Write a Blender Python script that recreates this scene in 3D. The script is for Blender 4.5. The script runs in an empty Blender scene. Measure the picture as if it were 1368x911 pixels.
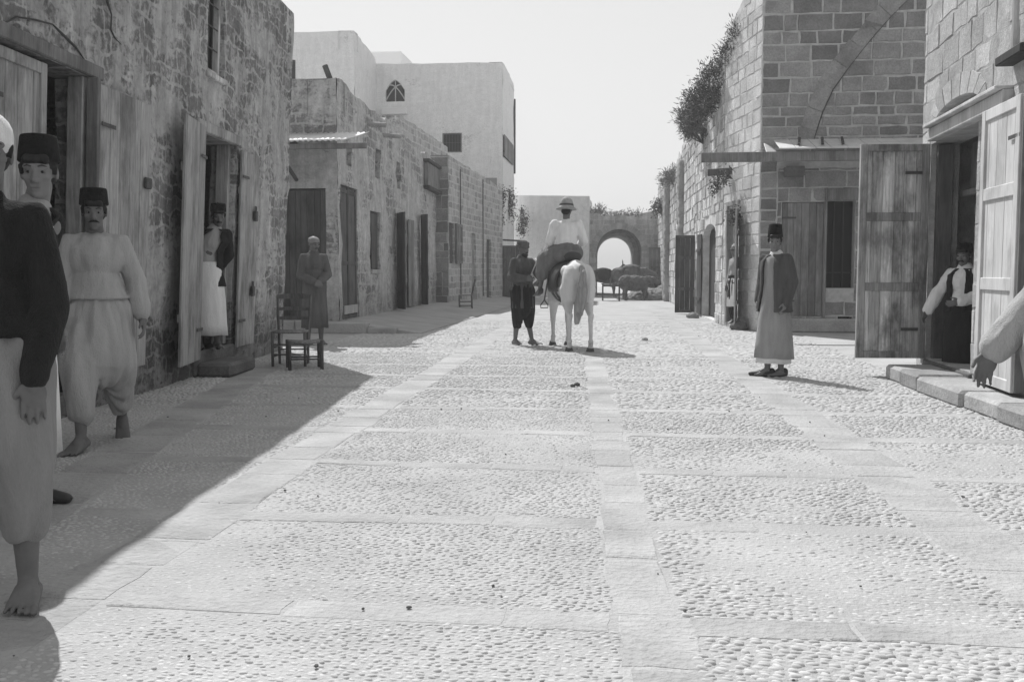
import bpy, bmesh, math, random
import numpy as np
from mathutils import Vector as V, Matrix, Euler, noise
R = math.radians
PI = math.pi
random.seed(7)
rng = np.random.default_rng(7)
scene = bpy.context.scene
C = scene.collection

# ------------------------------------------------------------------ camera, sky, sun, exposure
FPX, CXP, CYP = 1300.0, 684.0, 455.5          # focal length and centre in photo pixels (1368 x 911)
YAW, PITCH = R(6.83), R(4.114)
CAM = V((0, 0, 1.25))
cam = bpy.data.cameras.new('camera')
cam.sensor_width = 36.0
cam.lens = 36.0 * FPX / 1368.0
cam.clip_end = 60000
cam_o = bpy.data.objects.new('camera', cam)
C.objects.link(cam_o)
cam_o.location = CAM
cam_o.rotation_euler = (R(90) - PITCH, 0, YAW)
scene.camera = cam_o
CROT = Euler((R(90) - PITCH, 0, YAW)).to_matrix()

SUN_EL, SUN_AZ = R(50), R(30.5)               # the sun stands ahead and to the left
world = bpy.data.worlds.new('World')
scene.world = world
world.use_nodes = True
wt = world.node_tree
wt.nodes.clear()
sky = wt.nodes.new('ShaderNodeTexSky')
sky.sky_type = 'NISHITA'
sky.sun_disc = False
sky.sun_elevation = SUN_EL
sky.sun_rotation = -SUN_AZ
sky.air_density = 1.0
sky.dust_density = 1.0
sky.ozone_density = 1.0
# a plate of this age answers to blue light only: the sky's blue channel, as grey
sep = wt.nodes.new('ShaderNodeSeparateColor')
wt.links.new(sky.outputs[0], sep.inputs[0])
bg = wt.nodes.new('ShaderNodeBackground')
bg.inputs['Strength'].default_value = 0.10
# the plate's shoulder evens the sky out
pw = wt.nodes.new('ShaderNodeMath'); pw.operation = 'POWER'; pw.inputs[1].default_value = 0.35
wt.links.new(sep.outputs[2], pw.inputs[0])
ml = wt.nodes.new('ShaderNodeMath'); ml.operation = 'MULTIPLY'; ml.inputs[1].default_value = 3.42
wt.links.new(pw.outputs[0], ml.inputs[0])
wt.links.new(ml.outputs[0], bg.inputs['Color'])
wo = wt.nodes.new('ShaderNodeOutputWorld')
wt.links.new(bg.outputs[0], wo.inputs['Surface'])

sl = bpy.data.lights.new('sun', 'SUN')
sl.energy = 4.6
sl.angle = R(0.5)
sl.color = (1.0, 1.0, 1.0)
sun_o = bpy.data.objects.new('sun', sl)
C.objects.link(sun_o)
sd = V((math.sin(SUN_AZ) * math.cos(SUN_EL), -math.cos(SUN_AZ) * math.cos(SUN_EL), -math.sin(SUN_EL)))
sun_o.rotation_euler = sd.to_track_quat('-Z', 'Y').to_euler()
sun_o.location = (-20, 40, 40)

scene.view_settings.view_transform = 'Standard'
scene.view_settings.look = 'None'
scene.view_settings.gamma = 1.0
scene.view_settings.exposure = 0.25
scene.view_settings.use_curve_mapping = False

# ------------------------------------------------------------------ helpers: rays through the photograph
def ray(px, py):
    d = CROT @ V(((px - CXP) / FPX, -(py - CYP) / FPX, -1.0))
    return d

def G(px, py, z=0.0):
    d = ray(px, py)
    t = (z - CAM.z) / d.z
    return CAM + d * t

def atY(px, py, y):
    d = ray(px, py)
    return CAM + d * (y / d.y)

class Frame:
    """A wall plane: u along e, v up along w, d outwards along n."""
    def __init__(s, a, b, side=1, batter=0.0, z=0.0):
        s.O = V((a[0], a[1], z))
        e = V((b[0] - a[0], b[1] - a[1], 0))
        s.L = e.length
        s.e = e.normalized()
        s.n = V((s.e.y, -s.e.x, 0)) * side
        s.w = V((0, 0, 1)) + s.n * batter
    def pt(s, u, v, d=0.0):
        return s.O + s.e * u + s.w * v + s.n * d
    def hit(s, px, py, d=0.0):
        dr = ray(px, py)
        nn = s.e.cross(s.w)
        o = s.O + s.n * d
        t = (o - CAM).dot(nn) / dr.dot(nn)
        p = CAM + dr * t - o
        v = p.z / s.w.z
        return p.dot(s.e), v
    def rect(s, px0, px1, pyt, pyb):
        pm = (px0 + px1) / 2
        ua = s.hit(px0, (pyt + pyb) / 2)[0]
        ub = s.hit(px1, (pyt + pyb) / 2)[0]
        vt = s.hit(pm, pyt)[1]
        vb = s.hit(pm, pyb)[1]
        return min(ua, ub), max(ua, ub), vb, vt

# ------------------------------------------------------------------ helpers: objects
ORIG = {}
def tag(o, label=None, cat=None, group=None, kind=None):
    if label: o['label'] = label
    if cat: o['category'] = cat
    if group: o['group'] = group
    if kind: o['kind'] = kind
    return o

def thing(name, label, cat, loc, group=None, rotz=0.0, local=False, scale=1.0):
    o = bpy.data.objects.new(name, None)
    o.empty_display_size = 0.2
    C.objects.link(o)
    o.location = loc
    o.rotation_euler = (0, 0, rotz)
    o.scale = (scale,) * 3
    ORIG[o.name] = V((0, 0, 0)) if local else V(loc)
    return tag(o, label, cat, group)

def link(name, me, m, parent=None, label=None):
    if m is not None:
        me.materials.clear()
        me.materials.append(m)
    o = bpy.data.objects.new(name, me)
    C.objects.link(o)
    if parent is not None:
        o.parent = parent
        org = ORIG.get(parent.name, V((0, 0, 0)))
        ORIG[o.name] = org
        if org.length > 0:
            me.transform(Matrix.Translation(-org))
    if label: o['label'] = label
    return o

def rebase(o):
    """Put a top-level mesh's origin at the middle of its base."""
    vs = [v.co for v in o.data.vertices]
    c = V(((min(v.x for v in vs) + max(v.x for v in vs)) / 2, (min(v.y for v in vs) + max(v.y for v in vs)) / 2, min(v.z for v in vs)))
    o.data.transform(Matrix.Translation(-c))
    o.location = c
    ORIG[o.name] = c
    return o

class MB:
    def __init__(s):
        s.v = []; s.f = []; s.uv = []; s.tone = []
    def add(s, vs, fs, tone=0.5, uvs=None):
        k = len(s.v)
        s.v.extend([tuple(p) for p in vs])
        for f in fs:
            s.f.append([i + k for i in f])
            s.tone.append(tone)
            s.uv.append([uvs[i] for i in f] if uvs else None)
    def quad(s, a, b, c, d, tone=0.5, uvs=None):
        s.add([a, b, c, d], [(0, 1, 2, 3)], tone, uvs)
    def obox(s, o, ax, ay, az, tone=0.5, bevel=0.0):
        """box from corner o with edge vectors ax, ay, az"""
        o, ax, ay, az = V(o), V(ax), V(ay), V(az)
        if bevel > 0:
            lx, ly, lz = ax.length, ay.length, az.length
            b = min(bevel, lx * .3, ly * .3, lz * .3)
            ux, uy, uz = ax / lx, ay / ly, az / lz
            vs = []; idx = {}
            for i in (0, 1):
                for j in (0, 1):
                    for k in (0, 1):
                        c = o + ax * i + ay * j + az * k
                        sx, sy, sz = (1 - 2 * i), (1 - 2 * j), (1 - 2 * k)
                        idx[(i, j, k, 0)] = len(vs); vs.append(c + uy * b * sy + uz * b * sz)
                        idx[(i, j, k, 1)] = len(vs); vs.append(c + ux * b * sx + uz * b * sz)
                        idx[(i, j, k, 2)] = len(vs); vs.append(c + ux * b * sx + uy * b * sy)
            fs = []
            cyc = [(0, 0), (0, 1), (1, 1), (1, 0)]
            for i in (0, 1):
                fs.append([idx[(i, a, c, 0)] for a, c in cyc])
                fs.append([idx[(a, i, c, 1)] for a, c in cyc])
                fs.append([idx[(a, c, i, 2)] for a, c in cyc])
            for a in (0, 1):
                for c in (0, 1):
                    fs.append([idx[(0, a, c, 1)], idx[(1, a, c, 1)], idx[(1, a, c, 2)], idx[(0, a, c, 2)]])
                    fs.append([idx[(a, 0, c, 0)], idx[(a, 1, c, 0)], idx[(a, 1, c, 2)], idx[(a, 0, c, 2)]])
                    fs.append([idx[(a, c, 0, 0)], idx[(a, c, 1, 0)], idx[(a, c, 1, 1)], idx[(a, c, 0, 1)]])
            for i in (0, 1):
                for j in (0, 1):
                    for k in (0, 1):
                        fs.append([idx[(i, j, k, 0)], idx[(i, j, k, 1)], idx[(i, j, k, 2)]])
            s.add(vs, fs, tone)
            return
        vs = [o, o + ax, o + ax + ay, o + ay, o + az, o + ax + az, o + ax + ay + az, o + ay + az]
        s.add(vs, [(0, 3, 2, 1), (4, 5, 6, 7), (0, 1, 5, 4), (1, 2, 6, 5), (2, 3, 7, 6), (3, 0, 4, 7)], tone)
    def box(s, lo, hi, tone=0.5, bevel=0.0):
        s.obox(lo, (hi[0] - lo[0], 0, 0), (0, hi[1] - lo[1], 0), (0, 0, hi[2] - lo[2]), tone, bevel)
    def fbox(s, F, u0, u1, v0, v1, d0, d1, tone=0.5, bevel=0.006):
        o = F.pt(u0, v0, d0)
        s.obox(o, F.e * (u1 - u0), F.n * (d1 - d0), F.w * (v1 - v0), tone, bevel)
    def tube(s, pts, rad, n=8, cap=True, tone=0.5):
        pts = [V(p) for p in pts]
        rs = rad if isinstance(rad, (list, tuple)) else [rad] * len(pts)
        vs = []; fs = []
        prev = None
        for i, p in enumerate(pts):
            t = (pts[min(i + 1, len(pts) - 1)] - pts[max(i - 1, 0)]).normalized()
            if prev is None:
                a = t.orthogonal().normalized()
            else:
                a = (prev - t * prev.dot(t)).normalized()
            prev = a
            b = t.cross(a)
            for k in range(n):
                q = 2 * PI * k / n
                vs.append(p + (a * math.cos(q) + b * math.sin(q)) * rs[i])
        for i in range(len(pts) - 1):
            for k in range(n):
                k2 = (k + 1) % n
                fs.append((i * n + k, i * n + k2, (i + 1) * n + k2, (i + 1) * n + k))
        if cap:
            fs.append(tuple(range(n))[::-1])
            fs.append(tuple((len(pts) - 1) * n + k for k in range(n)))
        s.add(vs, fs, tone)
    def rings(s, rr, cap0=True, cap1=True, tone=0.5):
        n = len(rr[0])
        vs = [p for r in rr for p in r]
        fs = []
        for i in range(len(rr) - 1):
            for k in range(n):
                k2 = (k + 1) % n
                fs.append((i * n + k, i * n + k2, (i + 1) * n + k2, (i + 1) * n + k))
        if cap0: fs.append(tuple(range(n))[::-1])
        if cap1: fs.append(tuple((len(rr) - 1) * n + k for k in range(n)))
        s.add(vs, fs, tone)
    def capsule(s, p0, p1, r0, r1, n=12):
        p0, p1 = V(p0), V(p1)
        t = (p1 - p0)
        if t.length < 1e-6: t = V((0, 0, 1e-4))
        t.normalize()
        a = t.orthogonal().normalized(); b = t.cross(a)
        rr = []
        for q in (-80, -55, -28, 0):
            rr.append((p0 + t * r0 * math.sin(R(q)), r0 * math.cos(R(q))))
        for q in (0, 28, 55, 80):
            rr.append((p1 + t * r1 * math.sin(R(q)), r1 * math.cos(R(q))))
        s.rings([[c + (a * math.cos(2 * PI * k / n) + b * math.sin(2 * PI * k / n)) * r for k in range(n)] for c, r in rr])
    def ell(s, c, r, M=None, n=16, m=10):
        c = V(c)
        M = M or Matrix.Identity(3)
        rr = []
        for i in range(m + 1):
            q = -PI / 2 + 0.12 + (PI - 0.24) * i / m
            rr.append([c + M @ V((r[0] * math.cos(q) * math.cos(2 * PI * k / n), r[1] * math.cos(q) * math.sin(2 * PI * k / n), r[2] * math.sin(q))) for k in range(n)])
        s.rings(rr)
    def mesh(s, name, smooth=False):
        me = bpy.data.meshes.new(name)
        me.from_pydata(s.v, [], s.f)
        if any(u is not None for u in s.uv):
            ul = me.uv_layers.new(name='UVMap')
            li = 0
            for f, u in zip(s.f, s.uv):
                for j in range(len(f)):
                    if u is not None: ul.data[li].uv = u[j]
                    li += 1
        at = me.attributes.new('tone', 'FLOAT', 'FACE')
        at.data.foreach_set('value', s.tone)
        if smooth:
            me.polygons.foreach_set('use_smooth', [True] * len(me.polygons))
        me.update()
        return me
    def build(s, name, m, parent=None, smooth=False, label=None):
        return link(name, s.mesh(name, smooth), m, parent, label)

def blob(name, fill, m, parent, voxel=0.01, it=2, wr=0.0, ws=9.0, wz=0.4, fold=0.0, label=None):
    """Union of closed shapes, remeshed into ONE continuous smooth skin."""
    mb = MB(); fill(mb)
    me = mb.mesh('tmp')
    o = bpy.data.objects.new('tmp', me); C.objects.link(o)
    md = o.modifiers.new('r', 'REMESH'); md.mode = 'VOXEL'; md.voxel_size = voxel
    if it:
        sm = o.modifiers.new('s', 'SMOOTH'); sm.factor = 0.5; sm.iterations = it
    dg = bpy.context.evaluated_depsgraph_get()
    me2 = bpy.data.meshes.new_from_object(o.evaluated_get(dg))
    bpy.data.objects.remove(o); bpy.data.meshes.remove(me)
    me2.name = name
    if wr > 0 or fold > 0:
        nv = len(me2.vertices)
        co = np.empty(nv * 3); me2.vertices.foreach_get('co', co); co = co.reshape(-1, 3)
        no = np.array([tuple(v.normal) for v in me2.vertices])
        dsp = np.zeros(nv)
        for i in range(nv):
            x, y, z = co[i]
            d = 0.0
            if wr > 0:
                n1 = noise.noise((x * ws, y * ws, z * ws * wz))
                n2 = noise.noise((x * ws * 2.3 + 7, y * ws * 2.3, z * ws * wz * 2.6))
                d += wr * (1.0 - 2.2 * abs(n1)) + wr * 0.5 * n2
            if fold > 0:
                th = math.atan2(y, x)
                d += fold * math.sin(th * 13 + 3 * noise.noise((x * 2, y * 2, z * 2.5)) + z * 2)
            dsp[i] = d
        co = co + no * dsp[:, None]
        me2.vertices.foreach_set('co', co.ravel())
    me2.polygons.foreach_set('use_smooth', [True] * len(me2.polygons))
    me2.update()
    return link(name, me2, m, parent, label)

# ------------------------------------------------------------------ materials (all grey: the photograph is a black-and-white plate)
def nt_new(name):
    m = bpy.data.materials.new(name); m.use_nodes = True
    t = m.node_tree
    b = t.nodes['Principled BSDF']
    b.inputs['Specular IOR Level'].default_value = 0.25
    return m, t, b

def N(t, typ, **kw):
    n = t.nodes.new(typ)
    for k, v in kw.items(): setattr(n, k, v)
    return n

def lk(t, a, b): t.links.new(a, b)

def ramp(t, src, a, b, lo=0.3, hi=0.7):
    r = N(t, 'ShaderNodeMapRange')
    r.inputs['From Min'].default_value = lo; r.inputs['From Max'].default_value = hi
    r.inputs['To Min'].default_value = a; r.inputs['To Max'].default_value = b
    lk(t, src, r.inputs['Value'])
    return r.outputs['Result']

def math_(t, op, a, b):
    n = N(t, 'ShaderNodeMath', operation=op)
    for i, x in enumerate((a, b)):
        if isinstance(x, (int, float)): n.inputs[i].default_value = x
        else: lk(t, x, n.inputs[i])
    return n.outputs[0]

def mixf(t, f, a, b):
    n = N(t, 'ShaderNodeMix', data_type='FLOAT')
    for nm, x in (('Factor', f), ('A', a), ('B', b)):
        i = n.inputs[nm]
        if isinstance(x, (int, float)): i.default_value = x
        else: lk(t, x, i)
    return n.outputs['Result']

def coords(t, which='Object', scale=(1, 1, 1)):
    tc = N(t, 'ShaderNodeTexCoord')
    mp = N(t, 'ShaderNodeMapping')
    mp.inputs['Scale'].default_value = scale
    lk(t, tc.outputs[which], mp.inputs['Vector'])
    return mp.outputs[0]

def nz(t, vec, scale, detail=4, rough=0.55, dist=0.0):
    n = N(t, 'ShaderNodeTexNoise')
    n.inputs['Scale'].default_value = scale; n.inputs['Detail'].default_value = detail
    n.inputs['Roughness'].default_value = rough; n.inputs['Distortion'].default_value = dist
    lk(t, vec, n.inputs['Vector'])
    return n.outputs['Fac']

def bump(t, b, h, strength=0.5, dist=0.01):
    n = N(t, 'ShaderNodeBump')
    n.inputs['Strength'].default_value = strength; n.inputs['Distance'].default_value = dist
    lk(t, h, n.inputs['Height'])
    lk(t, n.outputs[0], b.inputs['Normal'])

def grey(t, val, b):
    cb = N(t, 'ShaderNodeCombineColor')
    for i in range(3): lk(t, val, cb.inputs[i])
    lk(t, cb.outputs[0], b.inputs['Base Color'])

def tone_attr(t):
    a = N(t, 'ShaderNodeAttribute'); a.attribute_name = 'tone'
    return a.outputs['Fac']

def m_plain(name, base, var=0.25, scale=6, rough=0.85, bmp=0.3, bdist=0.004, sc=(1, 1, 1), fine=60, tone=0.0, spec=0.25):
    m, t, b = nt_new(name)
    v = coords(t, 'Object', sc)
    a = nz(t, v, scale, 5)
    f = nz(t, v, fine, 3)
    val = math_(t, 'MULTIPLY', ramp(t, a, base * (1 - var), base * (1 + var)), ramp(t, f, 1 - var * .35, 1 + var * .35))
    if tone: val = math_(t, 'MULTIPLY', val, ramp(t, tone_attr(t), 1 - tone, 1 + tone, 0, 1))
    grey(t, val, b)
    b.inputs['Roughness'].default_value = rough
    b.inputs['Specular IOR Level'].default_value = spec
    if bmp: bump(t, b, math_(t, 'ADD', f, math_(t, 'MULTIPLY', a, 2.0)), bmp, bdist)
    return m

def m_wood(name, base, var=0.35, stain=0.4, rough=0.8, tv=.25):
    m, t, b = nt_new(name)
    v = coords(t, 'Object', (1, 1, 0.06))
    g = nz(t, v, 45, 6, 0.65, 0.4)
    g2 = nz(t, v, 9, 3)
    v2 = coords(t, 'Object', (1, 1, 0.5))
    st = nz(t, v2, 3.2, 6, 0.65)
    val = math_(t, 'MULTIPLY', ramp(t, g, base * (1 - var), base * (1 + var)), ramp(t, g2, 1 - var * .5, 1 + var * .5))
    val = math_(t, 'MULTIPLY', val, ramp(t, st, 1 - stain, 1.08, 0.36, 0.55))
    val = math_(t, 'MULTIPLY', val, ramp(t, tone_attr(t), 1 - tv, 1 + tv, 0, 1))
    grey(t, val, b)
    b.inputs['Roughness'].default_value = rough
    bump(t, b, g, 0.5, 0.004)
    return m

def m_stone(name, base, var=0.3, tone=0.35, pit=0.6):
    """single dressed stones; every stone has its own tone"""
    m, t, b = nt_new(name)
    v = coords(t, 'Object')
    a = nz(t, v, 2.2, 6, 0.6); f = nz(t, v, 28, 5, 0.65); g = nz(t, v, 130, 3)
    val = math_(t, 'MULTIPLY', ramp(t, a, base * (1 - var), base * (1 + var)), ramp(t, f, 0.78, 1.2))
    val = math_(t, 'MULTIPLY', val, ramp(t, g, 0.88, 1.1))
    val = math_(t, 'MULTIPLY', val, ramp(t, tone_attr(t), 1 - tone, 1 + tone, 0, 1))
    grey(t, val, b)
    b.inputs['Roughness'].default_value = 0.95
    bump(t, b, math_(t, 'ADD', f, math_(t, 'MULTIPLY', g, .4)), pit, 0.02)
    return m

def m_rubble(name, stone, mort, plas, row=0.25, width=0.42, plaster=0.5, pscale=1.1, mortar=0.03, streak=0.35, dist=0.10, lowdark=0.0, pvar=(.72, 1.22)):
    """coursed rubble seen through the remains of a coat of plaster; needs UVs in metres"""
    m, t, b = nt_new(name)
    uv = coords(t, 'UV')
    n1 = N(t, 'ShaderNodeTexNoise'); n1.inputs['Scale'].default_value = 2.6; n1.inputs['Detail'].default_value = 3
    lk(t, uv, n1.inputs['Vector'])
    sb = N(t, 'ShaderNodeVectorMath', operation='SUBTRACT'); sb.inputs[1].default_value = (.5, .5, .5)
    lk(t, n1.outputs['Color'], sb.inputs[0])
    sc = N(t, 'ShaderNodeVectorMath', operation='SCALE'); sc.inputs['Scale'].default_value = dist * 2
    lk(t, sb.outputs[0], sc.inputs[0])
    ad = N(t, 'ShaderNodeVectorMath', operation='ADD'); lk(t, uv, ad.inputs[0]); lk(t, sc.outputs[0], ad.inputs[1])
    br = N(t, 'ShaderNodeTexBrick')
    br.offset = 0.5; br.squash = 1.35; br.squash_frequency = 3
    br.inputs['Scale'].default_value = 1.0
    br.inputs['Color1'].default_value = (0.0,) * 3 + (1,); br.inputs['Color2'].default_value = (1.0,) * 3 + (1,)
    br.inputs['Mortar'].default_value = (0.5,) * 3 + (1,)
    br.inputs['Mortar Size'].default_value = mortar; br.inputs['Mortar Smooth'].default_value = 0.6
    br.inputs['Brick Width'].default_value = width; br.inputs['Row Height'].default_value = row
    lk(t, ad.outputs[0], br.inputs['Vector'])
    fac = br.outputs['Fac']
    bw = N(t, 'ShaderNodeSeparateColor'); lk(t, br.outputs['Color'], bw.inputs[0])
    st = ramp(t, bw.outputs[0], stone * .72, stone * 1.3, 0, 1)
    vf = nz(t, uv, 22, 6, 0.7)
    st = math_(t, 'MULTIPLY', st, ramp(t, vf, 0.65, 1.3))
    col = mixf(t, fac, st, mort)
    # plaster: patchy, torn edges, more of it along the joints
    p1 = nz(t, uv, pscale, 8, 0.68, 0.3)
    p2 = nz(t, uv, 11, 4, 0.6)
    pm = math_(t, 'ADD', p1, math_(t, 'MULTIPLY', math_(t, 'SUBTRACT', p2, .5), .35))
    pm = math_(t, 'ADD', pm, math_(t, 'MULTIPLY', fac, .10))
    pmask = ramp(t, pm, 0.0, 1.0, 0.70 - plaster * .4, 0.80 - plaster * .4)
    pv = nz(t, uv, 5, 6, 0.7)
    pcol = math_(t, 'MULTIPLY', ramp(t, pv, plas * pvar[0], plas * pvar[1]), ramp(t, vf, .85, 1.12))
    col = mixf(t, pmask, col, pcol)
    # rain streaks and stains
    us = coords(t, 'UV', (1, .13, 1))
    s1 = nz(t, us, 5.5, 6, 0.65)
    col = math_(t, 'MULTIPLY', col, ramp(t, s1, 1 - streak, 1 + streak * .5))
    if lowdark > 0:      # wall darkens raggedly towards its foot
        sx = N(t, 'ShaderNodeSeparateXYZ'); lk(t, ad.outputs[0], sx.inputs[0])
        hh = math_(t, 'ADD', sx.outputs[1], math_(t, 'MULTIPLY', math_(t, 'SUBTRACT', p1, .5), 1.6))
        col = math_(t, 'MULTIPLY', col, ramp(t, hh, 1 - lowdark, 1.0, 0.3, 1.2))
    grey(t, col, b)
    b.inputs['Roughness'].default_value = 0.95
    h = math_(t, 'SUBTRACT', math_(t, 'MULTIPLY', vf, 0.55), math_(t, 'MULTIPLY', fac, 0.5))
    h = mixf(t, pmask, h, math_(t, 'ADD', math_(t, 'MULTIPLY', pv, .5), .35))
    bump(t, b, h, 0.6, 0.022)
    return m

M = {}
M['wall_left'] = m_rubble('left wall stone and plaster', .18, .23, .42, .17, .25, .66, 1.3, .022, .40, .16, .45)
M['wall_mid'] = m_rubble('old plastered rubble', .25, .34, .46, .24, .42, .74, .8, .03, .3, .10, .25)
M['wall_far'] = m_rubble('coursed rubble', .38, .52, .54, .22, .40, .35, 1.4, .03, .25, .06)
M['wall_ruin'] = m_rubble('ruined sunlit rubble', .50, .56, .60, .24, .40, .50, .9, .03, .45, .12)
M['wall_dark'] = m_rubble('dark grey masonry', .14, .20, .22, .3, .6, .30, 1.3, .03, .3, .04)  # dark masonry for the wall behind the side doorway
M['room_dark'] = m_plain('inner wall painted room dark', .02, .4, 3)  # near-black colour carries the darkness of the rooms behind the doors
M['wall_arch'] = m_rubble('gate masonry', .46, .52, .56, .24, .4, .3, 1.5, .03, .3, .06)
M['limewash'] = m_rubble('limewashed wall', .66, .70, .78, .5, .8, .97, .5, .01, .09, .05, 0, (.90, 1.06))
M['limewash_dim'] = m_rubble('grey limewash', .68, .70, .74, .5, .8, .97, .6, .01, .10, .05, 0, (.88, 1.08))
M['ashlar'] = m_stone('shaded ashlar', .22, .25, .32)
M['ashlar_lit'] = m_stone('ashlar painted sunlit', .54, .22, .20)  # lighter copy of the block's ashlar, sunlight put into its tone
M['ruin_stone'] = m_stone('eroded wall stone', .50, .35, .34, 1.0)
M['mortar_lit'] = m_plain('joint mortar painted sunlit', .58, .2, 5, .95, .6, .015)  # lighter copy of the mortar, sunlight put into its tone
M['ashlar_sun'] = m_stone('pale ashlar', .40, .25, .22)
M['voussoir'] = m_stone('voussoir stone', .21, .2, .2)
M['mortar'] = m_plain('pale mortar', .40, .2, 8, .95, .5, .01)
M['mortar_sun'] = m_plain('weathered mortar', .36, .3, 5, .95, .6, .015)
M['crack'] = m_plain('crack shade colour', .06, .3)  # dark colour stands in for the shade inside cracks and open joints
M['dust'] = m_plain('street dust', .37, .16, 1.3, .95, .6, .02, fine=45)
M['pebble'] = m_plain('river pebbles', .46, .10, 3, .8, .25, .004, fine=80, tone=.13)
M['slab'] = m_plain('worn limestone slabs', .352, .20, 1.8, .9, .8, .02, fine=30, tone=.055)
M['kerb'] = m_stone('kerb stone', .34, .25, .2)
M['stepstone'] = m_stone('dark step stone', .13, .3, .2)
M['wood_pale'] = m_wood('bleached grey wood', .31, .32, .40, tv=.16)
M['wood_white'] = m_wood('sun bleached painted wood', .52, .13, .22, tv=.08)
M['wood_mid'] = m_wood('weathered brown wood', .48, .42, .62)
M['wood_frame'] = m_wood('darker door rails', .27, .4, .6)
M['wood_grey'] = m_wood('grey weathered wood', .17, .3, .35)
M['wood_chair'] = m_wood('brown chair wood', .12, .3, .3)
M['wood_dark'] = m_wood('dark stained wood', .085, .3, .35)
M['wood_black'] = m_wood('blackened wood', .04, .3, .3)
M['iron'] = m_plain('old iron', .05, .4, 20, .6, .3, .002, spec=.5)
M['zinc'] = m_plain('galvanised sheet', .62, .10, 4, .45, .1, .002, spec=.5)
M['tin'] = m_plain('pale tin sheet', .5, .15, 4, .6, .1, .002, spec=.4)
M['board'] = m_wood('painted board', .46, .16, .25)
M['opening_dark'] = m_plain('unlit interior colour', .012, .2, 3, .6, 0, spec=.15)  # sheet behind openings, the unlit space is painted into its colour
M['roof'] = m_plain('flat clay roof', .36, .2, 1.2, .95, .4, .02)
M['leaf'] = m_plain('dry wall shrub leaves', .09, .45, 7, .8, 0, tone=.5)
M['leaf_pale'] = m_plain('dry grass', .13, .35, 7, .8, 0, tone=.5)
M['stem'] = m_plain('shrub stems', .08, .3)
M['sea'] = m_plain('calm sea', .42, .1, .02, .35, .1, .05, spec=.5)
M['straw'] = m_plain('heap of straw', .22, .35, 9, .95, .9, .03, fine=30)
def m_cloth(name, base, var=.18, sc=(1, 1, .22), scale=13, bmp=.8):
    m = m_plain(name, base, var, scale, .95, bmp, .014, sc, 220, spec=.1)
    b = m.node_tree.nodes['Principled BSDF']
    b.inputs['Sheen Weight'].default_value = 0.04
    b.inputs['Sheen Roughness'].default_value = 0.5
    return m
M['c_white'] = m_cloth('white cotton', .80, .10)
M['c_cream'] = m_cloth('unbleached cotton', .43, .12)
M['c_trouser'] = m_cloth('pale baggy trouser cloth', .235, .14, bmp=.45)
M['c_grey'] = m_cloth('grey cotton', .33, .15)
M['c_midgrey'] = m_cloth('striped grey robe cloth', .115, .2)
M['c_jacket'] = m_cloth('grey wool jacket', .095, .2)
M['c_skirt'] = m_cloth('grey riding cloth', .17, .2)
M['c_coat'] = m_cloth('dark grey coat', .095, .2)
M['c_dark'] = m_cloth('dark wool', .020, .3)
M['c_black'] = m_cloth('black felt', .010, .3, (1, 1, 1), 30)
M['c_fez'] = m_cloth('dark red fez felt', .012, .25, (1, 1, 1), 30)
M['c_hat'] = m_cloth('grey felt hat', .38, .15, (1, 1, 1), 20)
M['skin'] = m_plain('tanned skin', .185, .10, 9, .6, .1, .002)
M['skin_dark'] = m_plain('sunburnt skin', .14, .12, 9, .6, .1, .002)
M['hair'] = m_plain('black hair', .016, .3, 30, .6, .5, .004, (1, 1, .3))
M['brow'] = m_plain('dark brow hair', .045, .3, 30, .7, .4, .003)
M['eyew'] = m_plain('eye white toned to shade', .13, .03, 5, .3, 0)  # greyed well below white, the shade of the eye sockets is in it
M['eye'] = m_plain('dark eye', .015, .1, 5, .2, 0)
M['lip'] = m_plain('lips', .12, .1, 9, .6, 0)
M['horse'] = m_plain('white horse coat', .55, .10, 3, .75, .2, .004, (1, 1, .4))
M['tail'] = m_plain('grey tail hair', .27, .3, 26, .7, .8, .012, (1, 1, .12))
M['hoof'] = m_plain('dark hoof', .08, .2)
M['leather'] = m_plain('dark saddle leather', .04, .25, 9, .5, .2, .003, spec=.4)
M['rope'] = m_plain('white rope rein', .55, .1)
M['donkey'] = m_plain('brown donkey coat', .07, .3, 6, .85, .3, .006)
M['donkey_pale'] = m_plain('grey donkey coat', .11, .3, 6, .85, .3, .006)
M['rush'] = m_plain('rush seat', .22, .3, 30, .9, .7, .006, (1, .3, 1))
# ------------------------------------------------------------------ masonry helpers
def head(op, u):
    ua, ub, va, vb = op[:4]
    rise = op[4] if len(op) > 4 else 0
    if rise == 0: return vb
    x = max(-1, min(1, (u - (ua + ub) / 2) / ((ub - ua) / 2)))
    if len(op) > 5 and op[5] == 'pointed':
        return vb + rise * (1 - abs(x) ** 1.7)
    return vb + rise * math.sqrt(max(0, 1 - x * x))

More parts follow.
